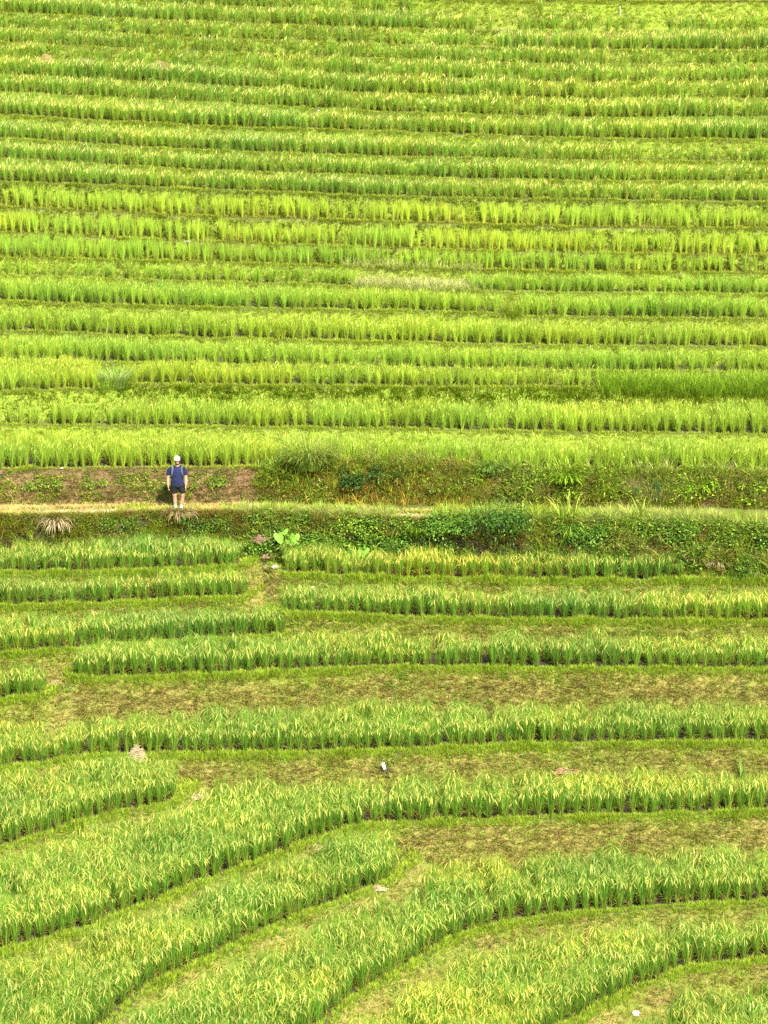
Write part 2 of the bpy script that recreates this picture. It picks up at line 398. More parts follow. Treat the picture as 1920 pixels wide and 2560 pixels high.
patch = fbm(RW[:, 0], RW[:, 1] * 2.5, 2.2, 40)
patch2 = fbm(RW[:, 0], RW[:, 1], 0.9, 44)
szv = Hs * np.where(kinds0 == 'ripe', 1.22, np.where(Hs > .595, 1.14, 1.12)) * (1 + (patch2 - .5) * .45 + rng.normal(0, .09, n)); sxv = szv * rng.uniform(.92, 1.2, n)
kinds = np.array([l.kind or '' for l in LIPS], dtype=object)[RW[:, 3].astype(int)]
tint = np.ones((n, 3)) * rng.uniform(.88, 1.12, n)[:, None]
yel = np.clip((patch - .42) * 3.0, -0.5, 1)[:, None]
tint *= 1 + yel * c(.10, .02, -.1)
tint[kinds == 'ripe_yel'] *= c(1.1, 1.03, .95)
tint[kinds == 'ripe'] *= c(1.04, 1.0, 1.1)
tint *= 1 + (np.clip((fbm(RW[:, 0], RW[:, 1] * 1.5, 3.5, 47) - .5) * 1.2, -.3, .3))[:, None] * c(.9, .5, .3) * np.where(RW[:, 3] > path_i, .8, .45)[:, None]
lg = np.isin(RW[:, 3].astype(int), [names.index('L15'), names.index('L18'), names.index('L16')])
tint[lg] *= c(.9, .98, 1.0)
y2 = kinds == 'young2'
kinds[kinds == 'ripe_yel'] = 'ripe_low'; kinds[y2] = 'young'; tint[kinds0 == 'young'] *= 1.08; tint[y2] *= c(.9, .98, 1.0)
young_m = kinds == 'young'
sxv[young_m] *= .86
skip = young_m & (rng.random(n) < .12) & ~y2
rot = rng.uniform(0, 2 * math.pi, n); var = rng.integers(0, NV, n)
# the plants that show largest: front rows of the nearest terraces
cand = np.where((RW[:, 3] > path_i) & (RW[:, 4] == 0) & (RW[:, 5] > 6) & (RW[:, 5] < 1914) & (RW[:, 6] < 2556) & (RW[:, 6] > 100) & ~skip)[0]
order = cand[np.argsort(RW[cand, 1])][:292]
solo = np.zeros(n, bool); solo[order] = True
solo_names = set(LIPS[int(RW[i, 3])].name for i in order)
# stuff: everything else, one object per kind of rice
lodv = np.where(RW[:, 3] > path_i, 0, 1)
for oname, kset, lab, cat in (
    ('ripe_rice', ('ripe', 'ripe_low'), 'rice with drooping pale yellow ears filling the flooded terraces below and far above the path', 'rice'),
    ('leafy_rice', ('leafy', 'young'), 'bright yellow green rice in upright tufts on the terraces above the path', 'rice')):
    acc = Acc()
    for kd in kset:
        for lod in (0, 1):
            for v in range(NV):
                m = (kinds == kd) & (lodv == lod) & (var == v) & ~solo & ~skip
                if not m.any(): continue
                A, E = PROTO[kd, lod][v]
                for a in (A, E):
                    if a.empty(): continue
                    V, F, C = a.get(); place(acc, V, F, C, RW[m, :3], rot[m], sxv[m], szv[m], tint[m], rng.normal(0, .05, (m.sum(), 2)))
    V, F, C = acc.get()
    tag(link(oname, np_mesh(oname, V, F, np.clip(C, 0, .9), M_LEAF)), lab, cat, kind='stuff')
    print(oname, len(F))
meshes = {}
for v in range(NV):
    A, E = PROTO['ripe_low', 0][v]
    meshes[v] = (np_mesh('rice_plant', *A.get(), M_LEAF), np_mesh('ear_sprays', *E.get(), M_LEAF))
WHERE = {
 'L31': 'terrace in the bottom right corner', 'L30': 'lowest curving terrace at bottom right', 'L29b': 'long curved terrace second from bottom right',
 'L29a': 'slanting strip ending at the lower middle', 'L28b': 'wide terrace between two lowest dry banks',
 'L28a': 'short strip at the lower left edge', 'L27': 'terrace between the two upper dry banks', 'L25b': 'dark green terrace over a dry bank',
 'L26a': 'tiny corner field at the left', 'L25a': 'third left terrace below the path', 'L24b': 'second right terrace below the path',
 'L24a': 'second left terrace below the path', 'L23b': 'first right terrace below the path', 'L23a': 'first left terrace below the path'}
for i in order:
    A, E = meshes[int(var[i])]; nm = LIPS[int(RW[i, 3])].name
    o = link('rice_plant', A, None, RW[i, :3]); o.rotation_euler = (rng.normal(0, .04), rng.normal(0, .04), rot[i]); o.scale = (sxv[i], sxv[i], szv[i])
    e = link('ear_sprays', E, o)
    tag(o, 'ripe rice plant along the edge of the ' + WHERE[nm], 'rice plant', 'rice plants along the edge of the ' + WHERE[nm])
print('rice plants', n, 'solo', len(order), solo_names)

# ------------------------------------------------------------------ grass on the lips and banks
def tuft(seed, nb, h, spread, w, flat=0.0, cols=(GB2,), seg=1):
    bend = 1.9 if seg > 2 else .9
    r = random.Random(seed); A = Acc()
    for i in range(nb):
        az = r.uniform(0, 6.283); rad = r.uniform(0, spread)
        t0 = abs(r.gauss(0, .3)) + flat; L = h * r.uniform(.5, 1.25)
        P = arc((math.cos(az) * rad, math.sin(az) * rad, -.01), az, t0, t0 + r.uniform(.1, bend), L, seg + 1)
        cc = r.choice(cols) * r.uniform(.72, 1.28)
        ww = w * r.uniform(.7, 1.3)
        ws = [ww] * (seg + 1) + [ww * .15]
        A.add(*blade(P, ws, [cc * .9] + [cc] * (seg + 1), perp(az, r.uniform(-.8, .8))))
    return A.get()
def leafclump(seed, nl, size, spread, height, cols):
    """little broad leaves on a low mound"""
    r = random.Random(seed); A = Acc()
    for i in range(nl):
        az = r.uniform(0, 6.283); rad = spread * math.sqrt(r.random()); z = height * r.random() * (1 - .5 * rad / spread)
        p = np.array([math.cos(az) * rad, math.sin(az) * rad, z]); d = r.uniform(0, 6.283); tl = r.uniform(.1, .9)
        L = size * r.uniform(.6, 1.3); dirv = np.array([math.cos(d) * math.cos(tl), math.sin(d) * math.cos(tl), -math.sin(tl) * r.choice((1, .2))])
        sd = np.array([-math.sin(d), math.cos(d), r.uniform(-.5, .5)]); sd /= np.linalg.norm(sd)
        cc = r.choice(cols) * r.uniform(.7, 1.25)
        A.add(*blade([p, p + dirv * L * .5, p + dirv * L], [L * .15, L * .62, L * .08], [cc] * 3, sd))
    return A.get()
LIPC = (c(.33, .49, .03), c(.41, .52, .035), c(.24, .42, .025), c(.38, .42, .06))
GRC = (c(.22, .34, .025), c(.31, .41, .03), c(.38, .43, .05), c(.17, .28, .02))
DKC = (c(.14, .22, .01), c(.20, .27, .015), c(.26, .28, .02))
DRC = (c(.50, .38, .14), c(.42, .31, .10), c(.34, .38, .05), c(.48, .31, .15), c(.34, .41, .05))
PKC = (c(.52, .33, .24), c(.42, .24, .16), c(.5, .4, .28))
WDC = (c(.16, .32, .03), c(.25, .42, .03), c(.34, .48, .04), c(.10, .22, .03))
PT = {
 'lip': [tuft(i, 9, .17, .06, .012, 0, LIPC, 1) for i in range(5)],
 'green': [tuft(20 + i, 8, .13, .07, .013, .25, GRC, 1) for i in range(5)],
 'dark': [tuft(30 + i, 8, .15, .07, .013, .2, DKC, 1) for i in range(5)],
 'dry': [tuft(40 + i, 9, .17, .09, .012, .65, DRC, 1) for i in range(5)],
 'pink': [tuft(50 + i, 8, .12, .08, .011, .6, PKC, 1) for i in range(4)],
 'tall': [tuft(60 + i, 12, .45, .09, .010, .1, GRC[:3], 2) for i in range(5)],
 'pale': [tuft(70 + i, 12, .42, .10, .006, .15, (c(.48, .50, .18), c(.42, .48, .12), c(.55, .48, .26)), 2) for i in range(5)],
 'rust': [tuft(80 + i, 10, .38, .10, .010, .1, (c(.50, .24, .05), c(.42, .30, .05), c(.28, .36, .05), c(.55, .38, .06)), 2) for i in range(4)],
 'reed': [tuft(150 + i, 16, .55, .08, .020, .25, (c(.24, .40, .04), c(.34, .48, .06), c(.16, .30, .03), c(.42, .44, .10)), 3) for i in range(6)],
 'weed': [leafclump(90 + i, 22, .06, .14, .12, WDC) for i in range(6)],
 'lime': [leafclump(110 + i, 24, .07, .16, .14, (c(.38, .50, .04), c(.30, .46, .03), c(.44, .52, .06))) for i in range(5)],
 'bush': [leafclump(130 + i, 34, .065, .20, .22, (c(.10, .24, .03), c(.17, .33, .04), c(.24, .40, .04), c(.08, .17, .03))) for i in range(6)],
}
SCAT = {k: [] for k in PT}
def scatter(kind, X, Y, Z, size=1.0, tint=None, lean=0.0):
    m = len(X)
    if m == 0: return
    if tint is None: tint = np.ones((m, 3))
    SCAT[kind].append((np.stack([X, Y, Z], 1), np.broadcast_to(size, (m,)).astype(float) * rng.uniform(.75, 1.25, m), tint, np.full(m, lean)))
def bank_points(l, dens, t0, t1):
    """points on the riser of terrace l, t = drop below the lip (negative = on the tread behind it)"""
    W = 33; cnt = int(dens * W * (t1 - t0) * (1.15 if t1 > 0 else 1))
    X = rng.uniform(-17, 17, cnt); t = rng.uniform(t0, t1, cnt)
    yn = np.interp(X, XG, l.Y); g = np.interp(X, XG, l.g)
    Y = np.where(t > 0, yn - t / l.s * g, yn - t * g)
    z, own, bel = terr_ext(X, Y)
    m = (own == l.idx) & (np.abs(X) < Y * .126 * 1.03 + .8)
    if l.xa > -59: m &= X > l.xa - 1.6
    if l.xb < 59: m &= X < l.xb + 1.6
    X, Y, z, t = X[m], Y[m], z[m], t[m]
    u, v = proj(X, Y, z); k = (v < 2640) & (v > -120)
    return X[k], Y[k], z[k], t[k], u[k], v[k]
def tints(m, a=.12, base=(1, 1, 1)): return np.array(base)[None] * rng.uniform(1 - a, 1 + a, (m, 1))
BIG = {'L25b', 'L27', 'L28b', 'L29b', 'L30'}
for l in LIPS:
    if l.name == 't': continue
    low = l.h < -.5; nm = l.name
    if nm == 'path': continue
    # upright fringe on the very edge
    X, Y, z, t, u, v = bank_points(l, 520 if low else 330, -.16, .13 if low else .10)
    nn = fbm(X, Y, .8, 50 + l.idx)
    thin = nn > (.12 if low else .2)
    kd = 'lip' if low else 'green'
    sz = np.clip(.35 + nn * 1.25, .45, 1.35) * (.95 if low else .72)
    if nm in ('L12', 'L13'): thin = nn > .5
    tt = tints(len(X), .12, (1, 1, 1) if low else (1.25, 1.18, 1.0))
    scatter(kd, X[thin], Y[thin], z[thin], sz[thin], tt[thin])
    if nm == 'L21': continue
    if low:
        w_ = (fbm(X, Y, .4, 90) > .62) & (rng.random(len(X)) < .4)
        scatter('weed', X[w_], Y[w_], z[w_], .5, tints(w_.sum(), .2, (1.2, 1.1, 1)))
        for end in ([l.xb] if l.xb < 59 else []) + ([l.xa] if l.xa > -59 else []):
            Xe, Ye, ze, te, ue, ve = bank_points(l, 420, -2.2, .1); k = (np.abs(Xe - end) < .75) & ((Xe > end - .15) if end == l.xb else (Xe < end + .15))
            scatter('green', Xe[k], Ye[k], ze[k], 1.0, tints(k.sum(), .2, (1.2, 1.15, 1)))
    # the bank face
    Rr = 2.0 if low else 1.0
    X, Y, z, t, u, v = bank_points(l, 400 if low else 210, .05, Rr)
    a = fbm(X, Y * 2 + z, .75, 60 + l.idx); b = fbm(X, Y + z * 2, .3, 80); d = rng.random(len(X))
    if low:
        bigb = 1.0 if nm in BIG else .55
        pdry = np.clip(.34 + t * .9 * bigb + (a - .5) * 1.0, .1, .8)
        pdry = np.where((u > 612) & (u < 720) & (v < 1560), .6, pdry)
        dry = d < pdry
        weed = (~dry) & (b > .58)
        gr = ~dry & ~weed
        extra = (b > .5) & (rng.random(len(X)) < .35); scatter('green', X[extra], Y[extra], z[extra], .7, tints(extra.sum(), .2, (1.1, 1.05, 1)))
        scatter('dry', X[dry], Y[dry], z[dry], 1.0, tints(dry.sum(), .2))
        scatter('weed', X[weed], Y[weed], z[weed], .62, tints(weed.sum(), .2))
        near_lip = gr & (t < .35)
        scatter('lip', X[near_lip], Y[near_lip], z[near_lip], .85, tints(near_lip.sum(), .15))
        g2 = gr & ~near_lip
        scatter('green', X[g2], Y[g2], z[g2], .95, tints(g2.sum(), .2, (1.15, 1.05, 1)))
    elif nm in ('L12', 'L13'):
        pk = (d < .6) & (t < .11)
        scatter('pink', X[pk], Y[pk], z[pk], .8, tints(pk.sum(), .2)); k = ~pk
        scatter('dark', X[k], Y[k], z[k], 1.0, tints(k.sum(), .25, (1.25, 1.1, 1)))
    elif nm == 'L11':
        scatter('dark', X, Y, z, .95, tints(len(X), .2))
    elif nm == 'L19':
        k = (t > .45) & (d < .35)
        scatter('pink', X[k], Y[k], z[k], .8, tints(k.sum(), .2)); k = ~k
        scatter('dark', X[k], Y[k], z[k], np.where(u[k] > 300, 1.5, 1.0), tints(k.sum(), .2, (1.25, 1.3, 1)))
    else:
        k = d < .12 + .3 * (a > .62)
        scatter('dry', X[k], Y[k], z[k], .7, tints(k.sum(), .2)); k = ~k
        scatter('green', X[k], Y[k], z[k], .95, tints(k.sum(), .15, (1.35, 1.25, 1.1)))
def reg(name, u0, u1, dens, t0, t1, kind, size, base=(1, 1, 1), nsc=None, vv=None):
    l = LIPS[names.index(name)]
    X, Y, z, t, u, v = bank_points(l, dens, t0, t1)
    m = (u > u0) & (u < u1)
    if nsc is not None: m &= fbm(X, Y + z, nsc[0], nsc[2]) > nsc[1]
    if vv: m &= (v > vv[0]) & (v < vv[1])
    scatter(kind, X[m], Y[m], z[m], size, tints(m.sum(), .2, base)); return m.sum()
for nm in ('L12', 'L13', 'L14'):
    reg(nm, -20, 1940, 110, -1.3, 0, 'dark', .8, (1.3, 1.2, 1)); reg(nm, -20, 1940, 60, -1.3, 0, 'dry', .6, (.8, .8, .7))
# grassy treads where no rice stands
reg('L1', 1365, 1690, 150, -1.4, 0, 'green', .9, (1.1, 1.1, 1)); reg('L0', 1585, 1930, 150, -1.4, 0, 'dry', .8); reg('L0', 1585, 1930, 150, -1.4, 0, 'green', .8)
reg('L2', 1238, 1270, 300, -1.0, 0, 'pink', .9); reg('L3', 1200, 1245, 160, -1.0, 0, 'pink', .9)
reg('L15', 880, 1190, 160, -1.5, .2, 'pale', .85, (1, 1.05, .9)); reg('L14', 860, 1200, 60, -.3, .2, 'pale', .85, (1, 1.1, .8))
reg('L16', 1258, 1303, 200, -1.2, .2, 'tall', .7)
reg('L19', 1500, 1940, 130, -1.6, .3, 'tall', 1.15, (1.05, 1.2, 1.1)); reg('L19', 245, 320, 160, -1.4, .2, 'tall', .9, (1, 1.1, 1.2))
reg('L19', 1600, 1940, 60, .2, .9, 'tall', .7, (1.1, 1.1, 1)); reg('L19', 1700, 1930, 160, .4, 1.0, 'pink', 1)
reg('L23b', 1700, 1940, 260, -2.2, .1, 'green', 1.0, (1.1, 1.2, 1)); reg('L23b', 1760, 1940, 60, -2.2, .0, 'tall', .7)
reg('L23b', 600, 702, 200, -.4, .5, 'dry', 1.0)
reg('L2', 1268, 1930, 160, .02, .3, 'pink', .8)
reg('path', 560, 990, 26, -.55, .25, 'reed', .62); reg('path', 1090, 1940, 34, -.6, .3, 'reed', .75); reg('path', 560, 990, 90, -.2, .3, 'bush', .7, (1.3, 1.2, 1)); reg('path', 1095, 1940, 110, -.8, .3, 'bush', 1.2, (1.4, 1.2, 1), (.8, .48, 97)); reg('path', 1095, 1940, 70, -.9, .1, 'dry', 1.5, (1, .95, .9), (.6, .5, 101)); reg('path', 560, 1940, 130, -1.0, .1, 'weed', .8, (1.3, 1.1, 1), (.5, .42, 98))
reg('path', 620, 1940, 14, .2, 1.4, 'reed', .9); reg('path', -20, 620, 12, .1, 1.2, 'reed', .7, (1.1, .95, .9)); reg('L21', 640, 1940, 22, -.05, 1.0, 'reed', .75, (1.1, 1.05, 1)); reg('L21', 700, 1300, 40, -.25, .2, 'reed', .8, (.95, .9, .9))
reg('path', 1095, 1940, 170, -1.4, -.2, 'green', 1.3, (1.1, .95, .9)); reg('path', 1095, 1940, 60, -1.4, -.1, 'tall', .8, (1.1, 1, 1)); reg('path', 1300, 1940, 12, -.4, 1.2, 'reed', 1.3, (1.2, 1.05, 1), (.6, .5, 105)); reg('path', 1100, 1940, 40, .2, 1.5, 'dry', 2.2, (1.0, .95, .85), (.5, .55, 106))
# the brown bank behind the person: bare soil shows between ivy, dry grass and lime coloured leaves
BK = 'L21'
reg(BK, -20, 1940, 240, .55, 1.15, 'dry', 1.0, (1, 1, 1)); reg(BK, -20, 740, 150, .0, .6, 'dry', .9, (1, .95, .9))
reg(BK, -20, 640, 150, .2, 1.1, 'lime', .6, (1, 1, 1), (.7, .52, 31)); reg(BK, -20, 640, 130, .05, 1.0, 'weed', .6, (1, 1, 1), (.5, .48, 35))
reg(BK, 640, 1940, 120, .0, 1.1, 'weed', .9, (1.2, 1.1, 1), (.5, .46, 35)); reg(BK, 640, 1940, 80, .0, 1.1, 'green', 2.0, (1.3, 1.15, 1), (.7, .42, 36)); reg(BK, 640, 1940, 60, -.15, .3, 'tall', .9, (1.1, 1.1, 1), (.7, .5, 37)); reg(BK, 700, 1940, 90, .0, 1.1, 'dry', 1.5, (1.1, 1, 1), (.6, .46, 38)); reg(BK, 1080, 1940, 60, .0, 1.0, 'pale', 1.15, (.95, .88, .9), (.8, .5, 102)); reg(BK, 1080, 1940, 50, -.15, .9, 'bush', 1.2, (1.8, 1.4, 1), (.6, .55, 103)); reg(BK, 640, 1940, 26, -.1, 1.0, 'reed', 1.0, (1.15, 1.05, 1), (.5, .55, 104))
reg(BK, 640, 1940, 60, .1, 1.1, 'lime', .75, (1, 1, 1), (.6, .56, 33)); reg(BK, 560, 720, 160, .1, 1.1, 'pink', 1, (1.1, 1.1, 1))
# the footpath, dry grass either side of it
PT_ = 'path'
reg(PT_, -20, 1940, 120, -1.1, -.65, 'dry', 1.0, (1.1, 1.1, 1.1)); reg(PT_, -20, 1940, 170, -.22, .12, 'dry', 1.1, (1.1, 1.1, 1.1))
reg(PT_, -20, 1940, 70, -.2, .15, 'green', 1.1); reg(PT_, -20, 70, 260, -.5, .0, 'dry', 1.0, (1.1, 1.1, 1.1)); reg(PT_, 300, 995, 170, -.5, .0, 'dry', 1.0, (1.0, 1.0, .95)); reg(PT_, 300, 980, 190, -1.0, .05, 'green', 1.25, (1.15, 1.1, 1.1), (.8, .44, 95)); reg(PT_, 560, 980, 100, -.9, .1, 'weed', .8, (1.2, 1.1, 1), (.6, .45, 96)); reg(PT_, 640, 980, 50, -.9, .05, 'tall', .7, (1.2, 1.1, 1.2)); reg(PT_, 1095, 1880, 110, -.6, .0, 'dry', 1.0, (1.0, 1.0, .9)); reg(PT_, 1095, 1940, 170, -1.0, .1, 'green', 1.3, (.95, .85, .9)); reg(PT_, 1095, 1500, 50, -1.0, .1, 'tall', .7, (1.3, 1.2, 1.2)); reg(PT_, 70, 310, 110, -.5, .0, 'dry', .7, (1.1, 1.1, 1.1)); reg(PT_, 600, 980, 160, -.5, .15, 'pale', .6, (1.1, 1, 1)); reg(PT_, 1100, 1940, 110, -.95, .1, 'pale', .75, (.75, .75, .6), (.7, .45, 100))
reg(PT_, 1500, 1800, 120, -.9, .0, 'pale', 1.15, (.8, .85, .6), (.7, .4, 99))
reg(PT_, 420, 600, 120, -.3, .3, 'dry', 1.5, (1.1, 1, 1))
# planted thick below the path
reg(PT_, -20, 600, 90, .05, 1.7, 'weed', .7, (1.1, 1.05, 1), (.5, .5, 81)); reg(PT_, 600, 1130, 110, .05, 1.7, 'weed', .95, (.95, 1, 1), (.5, .44, 81)); reg(PT_, 1340, 1940, 110, .05, 1.7, 'weed', .95, (.95, 1, 1), (.5, .44, 81)); reg(PT_, -20, 640, 110, .0, 1.6, 'dry', 1.3, (1, 1, .95), (.6, .46, 91)); reg(PT_, -20, 620, 150, .05, 1.5, 'green', 1.9, (1.1, 1, 1), (.8, .42, 83)); reg(PT_, 620, 1130, 60, .05, 1.4, 'bush', 1.4, (1, 1, 1), (.6, .5, 71)); reg(PT_, 1340, 1940, 60, .05, 1.4, 'bush', 1.4, (1, 1, 1), (.6, .5, 71))
reg(PT_, -20, 1940, 90, -.05, .5, 'dry', 1.6, (1, .98, .9), (.7, .45, 85)); reg(PT_, -20, 1940, 90, -.05, .6, 'green', 1.7, (1.2, 1.1, 1), (.7, .42, 87)); reg(PT_, -20, 1940, 160, 1.0, 2.0, 'green', 1.2, (1.1, 1.15, 1), (.7, .4, 88))
reg(PT_, 600, 900, 100, .1, 1.3, 'lime', .7, (1, 1, 1), (.6, .52, 73)); reg(PT_, 1300, 1940, 90, .05, 1.2, 'pale', .7, (1.05, 1, 1)); reg(PT_, -20, 1940, 60, .1, 1.5, 'dry', 1.4, (1, .95, .9), (.5, .55, 77))
reg(PT_, 600, 720, 160, .5, 2.2, 'pink', 1.0, (.9, .85, .8), (.5, .45, 79)); reg(PT_, 600, 1000, 170, .8, 2.0, 'green', 1.1, (1.1, 1.25, 1))
reg(PT_, 1700, 1940, 130, .6, 2.2, 'green', 1.4, (1.1, 1.05, 1))
def bake(oname, keys, mat, label, cat):
    acc = Acc()
    for k in keys:
        for pos, size, tn, ln in SCAT[k]:
            var_ = rng.integers(0, len(PT[k]), len(pos)); ro = rng.uniform(0, 6.283, len(pos))
            for v in range(len(PT[k])):
                m = var_ == v
                if m.any():
                    V, F, C = PT[k][v]
                    place(acc, V, F, C, pos[m], ro[m], size[m], size[m] * rng.uniform(.85, 1.15, m.sum()), tn[m], np.stack([rng.normal(0, .1, m.sum()), rng.normal(-.18, .12, m.sum())], 1))
    V, F, C = acc.get(); print(oname, len(F))
    return tag(link(oname, np_mesh(oname, V, F, np.clip(C, 0, .9), mat)), label, cat, kind='stuff')
# ------------------------------------------------------------------ single plants
def onlip(u, name, back=0.0, drop=None):
    """a ground point on the named terrace edge at photo column u, `back` metres behind the edge or `drop` metres down its bank"""
    l = LIPS[names.index(name)]
    X = (u - 960) * K * 95
    for _ in range(8):
        Y = np.interp(X, XG, l.Y) + back - ((drop / l.s) if drop else 0); z = l.h - (drop or 0)
        uu, _v = proj(X, Y, z); X += (u - uu) * K * 95 * .9
    return float(X), float(Y), float(gz(X, Y))
def ground_at(u, v):
    """where the line of sight of that photo point meets the ground"""
    Yv = np.arange(72, 140, .03); x, y, d = ray(u, v); t = Yv / y
    Xv = x * t; Zv = CAM_Z + d * t; g, _, _ = terr_ext(Xv, Yv); i = int(np.argmax(Zv <= g))
    return float(Xv[i]), float(Yv[i]), float(g[i])
def leaf_quad(A, p, dirv, L, w, cc, r):
    sd = np.cross(dirv, (r.uniform(-.4, .4), r.uniform(-.4, .4), 1)); sd /= np.linalg.norm(sd) + 1e-9
    droop = np.array([0, 0, -.25 * L])
    A.add(*blade([p, p + dirv * L * .45, p + dirv * L + droop], [w * .25, w, w * .08], [cc * .95, cc, cc], sd))
def shrub(loc, w, d, h, nleaf, L, cols, label, name='shrub', group=None, seed=1, cat='shrub', aspect=.5, lo=.35, fwd=0.0):
    r = random.Random(seed); e = bpy.data.objects.new(name, None); COL.objects.link(e); e.location = loc; tag(e, label, cat, group)
    A = Acc(); lobes = []
    for i in range(max(4, int(7 * w))):
        lobes.append((r.uniform(-.5, .5) * w, r.uniform(-.4, .4) * d - fwd, r.uniform(lo, .8) * h, r.uniform(.22, .42) * min(w, h)))
    for i in range(nleaf):
        lx, ly, lz, lr = r.choice(lobes); th = r.uniform(0, 6.283); ph = math.acos(r.uniform(-.7, 1)); rr = lr * (r.random() ** .3) * r.uniform(.85, 1.12)
        n_ = np.array([math.cos(th) * math.sin(ph), math.sin(th) * math.sin(ph), math.cos(ph)])
        p = np.array([lx, ly, lz]) + n_ * rr
        if p[2] < 0: p[2] = -p[2] * .5
        if lo > .4 and p[2] < .32 * h: continue
        dv = n_ * .7 + np.array([r.uniform(-.7, .7), r.uniform(-.7, .7), r.uniform(-.5, .3)]); dv /= np.linalg.norm(dv)
        leaf_quad(A, p, dv, L * r.uniform(.6, 1.3), L * aspect * r.uniform(.8, 1.2), r.choice(cols) * r.uniform(.55, 1.35), r)
    link('leaves', np_mesh('leaves', *A.get(), M_WEED), e)
    for i, (lx, ly, lz, lr) in enumerate(lobes[:5]):
        B = Acc(); P = np.array([[lx * .1, ly * .1, -.08], [lx * .5, ly * .5, lz * .5], [lx, ly, lz]])
        for tw in (0, 1.57): B.add(*blade(P, [.022, .015, .008], [c(.16, .11, .06)] * 3, (math.cos(tw), math.sin(tw), 0)))
        link('stem', np_mesh('stem', *B.get(), M_DRY), e)
    return e
def grass_clump(loc, n, L, w, t0, t1, cols, label, name='grass_clump', group=None, seed=1, mat=None, cat='grass clump', rad=.12, seg=5, flip=0.0, part=None):
    r = random.Random(seed); A = Acc()
    for i in range(n):
        az = r.uniform(0, 6.283)
        if r.random() < flip: az = r.uniform(-2.6, -.5)
        q = rad * math.sqrt(r.random())
        P = arc((math.cos(az) * q, math.sin(az) * q, -.04), az, t0 * r.uniform(.2, 1.2), t1 * r.uniform(.6, 1.2), L * r.uniform(.55, 1.15), seg)
        cc = r.choice(cols) * r.uniform(.75, 1.2); ww = w * r.uniform(.7, 1.2)
        A.add(*blade(P, [ww * .7] + [ww] * (seg - 2) + [ww * .7, ww * .12], [cc] * (seg + 1), perp(az, r.uniform(-.4, .4))))
    return tag(link(name, np_mesh(name, *A.get(), mat or M_GRASS), None, loc), label, cat, group)
DG = (c(.045, .13, .015), c(.08, .20, .02), c(.14, .30, .03), c(.22, .38, .04))
LG = (c(.30, .48, .03), c(.38, .54, .04), c(.22, .40, .03))
STR = (c(.52, .42, .22), c(.42, .32, .16), c(.60, .52, .30), c(.34, .24, .12))
# below the path
shrub(onlip(1235, 'path', 0, .85), 2.0, 1.1, 1.7, 1900, .085, (DG[0] * .7, DG[0], DG[1], DG[2]), 'largest dark green bush below the path right of the concrete strip', seed=3, lo=.58, fwd=.45)
shrub(onlip(1120, 'path', 0, .75), 1.4, .8, 1.0, 1500, .08, DG[1:], 'mid green bush below the path, left of the largest dark bush', seed=4, lo=.5, fwd=.15)
shrub(onlip(900, 'path', 0, .75), 1.6, .5, .8, 1300, .07, LG + DG[2:], 'light green vine bush below the path behind the lower taro plant', seed=5)
shrub(onlip(1470, 'path', 0, .8), 1.1, .6, .9, 1200, .075, DG, 'leafy green bush beside the arching reed clump below the path', seed=6, lo=.5, fwd=.15)
shrub(onlip(1600, 'path', 0, .8), 1.3, .6, .8, 1200, .05, (c(.22, .26, .04), c(.30, .32, .05), c(.14, .20, .03)), 'olive small leaved bush below the path at the right', seed=7)
shrub(onlip(1735, 'path', 0, 1.25), .55, .4, .5, 420, .06, (c(.13, .05, .05), c(.20, .09, .07), c(.10, .12, .03)), 'purple brown leaved bush beyond the end of the rice strip', seed=8)
shrub(onlip(520, 'path', 0, .7), 1.6, .5, .8, 1300, .055, DG, 'dark green bush below the path to the right of the brown drooping grass', seed=9)
shrub(onlip(270, 'path', 0, .7), 1.8, .5, .75, 1300, .05, DG[1:] + LG[2:], 'green bush below the path between two dry grass clumps', seed=10)
shrub(onlip(1880, 'path', 0, 1.3), .9, .6, .6, 700, .05, DG[1:], 'green bush at the right edge below the path', seed=12)
grass_clump(onlip(140, 'path', 0, .35), 130, .85, .022, .8, 2.9, STR, 'bleached dry grass clump drooping below the path at the far left', name='dry_grass_clump', seed=2, mat=M_DRY, flip=.6, cat='dry grass clump')
grass_clump(onlip(95, 'path', 0, .15), 40, 1.0, .012, 1.0, 2.2, (c(.45, .48, .16), c(.30, .40, .08)), 'long arching pale blades beside the bleached clump at left', seed=21, flip=.3)
grass_clump(onlip(450, 'path', 0, .1), 170, .75, .013, .7, 2.8, (c(.50, .36, .20), c(.42, .27, .14), c(.40, .40, .12)), 'brown drooping grass clump hanging from the path below the hiker', name='dry_grass_clump', seed=13, mat=M_DRY, flip=.6, cat='dry grass clump', rad=.3)
grass_clump(onlip(985, 'path', 0, 1.0), 44, .62, .026, .9, 1.9, (c(.30, .44, .14), c(.22, .38, .08), c(.42, .52, .22)), 'pale fan of stiff spiky leaves below the concrete strip', seed=14, flip=.5)
grass_clump(onlip(1040, 'path', 0, .45), 110, .8, .02, .5, 2.2, LG, 'bright green arching grass clump below the right end of the concrete strip', seed=15, flip=.5)
grass_clump(onlip(1425, 'path', 0, .45), 120, .95, .032, .5, 2.3, (c(.28, .46, .05), c(.36, .52, .08), c(.18, .36, .03)), 'broad bladed arching reed clump below the path', seed=16, flip=.5)
grass_clump(onlip(1530, 'path', 0, .75), 60, .75, .024, .5, 2.4, (c(.44, .44, .08), c(.32, .40, .06), c(.5, .42, .16)), 'yellowing arching grass clump right of the broad reed clump', seed=17, flip=.6)
grass_clump(onlip(1790, 'path', 0, 1.1), 90, .5, .016, .7, 2.8, STR, 'tan wilted grass clump right of the purple bush', name='dry_grass_clump', seed=18, mat=M_DRY, flip=.6, cat='dry grass clump')
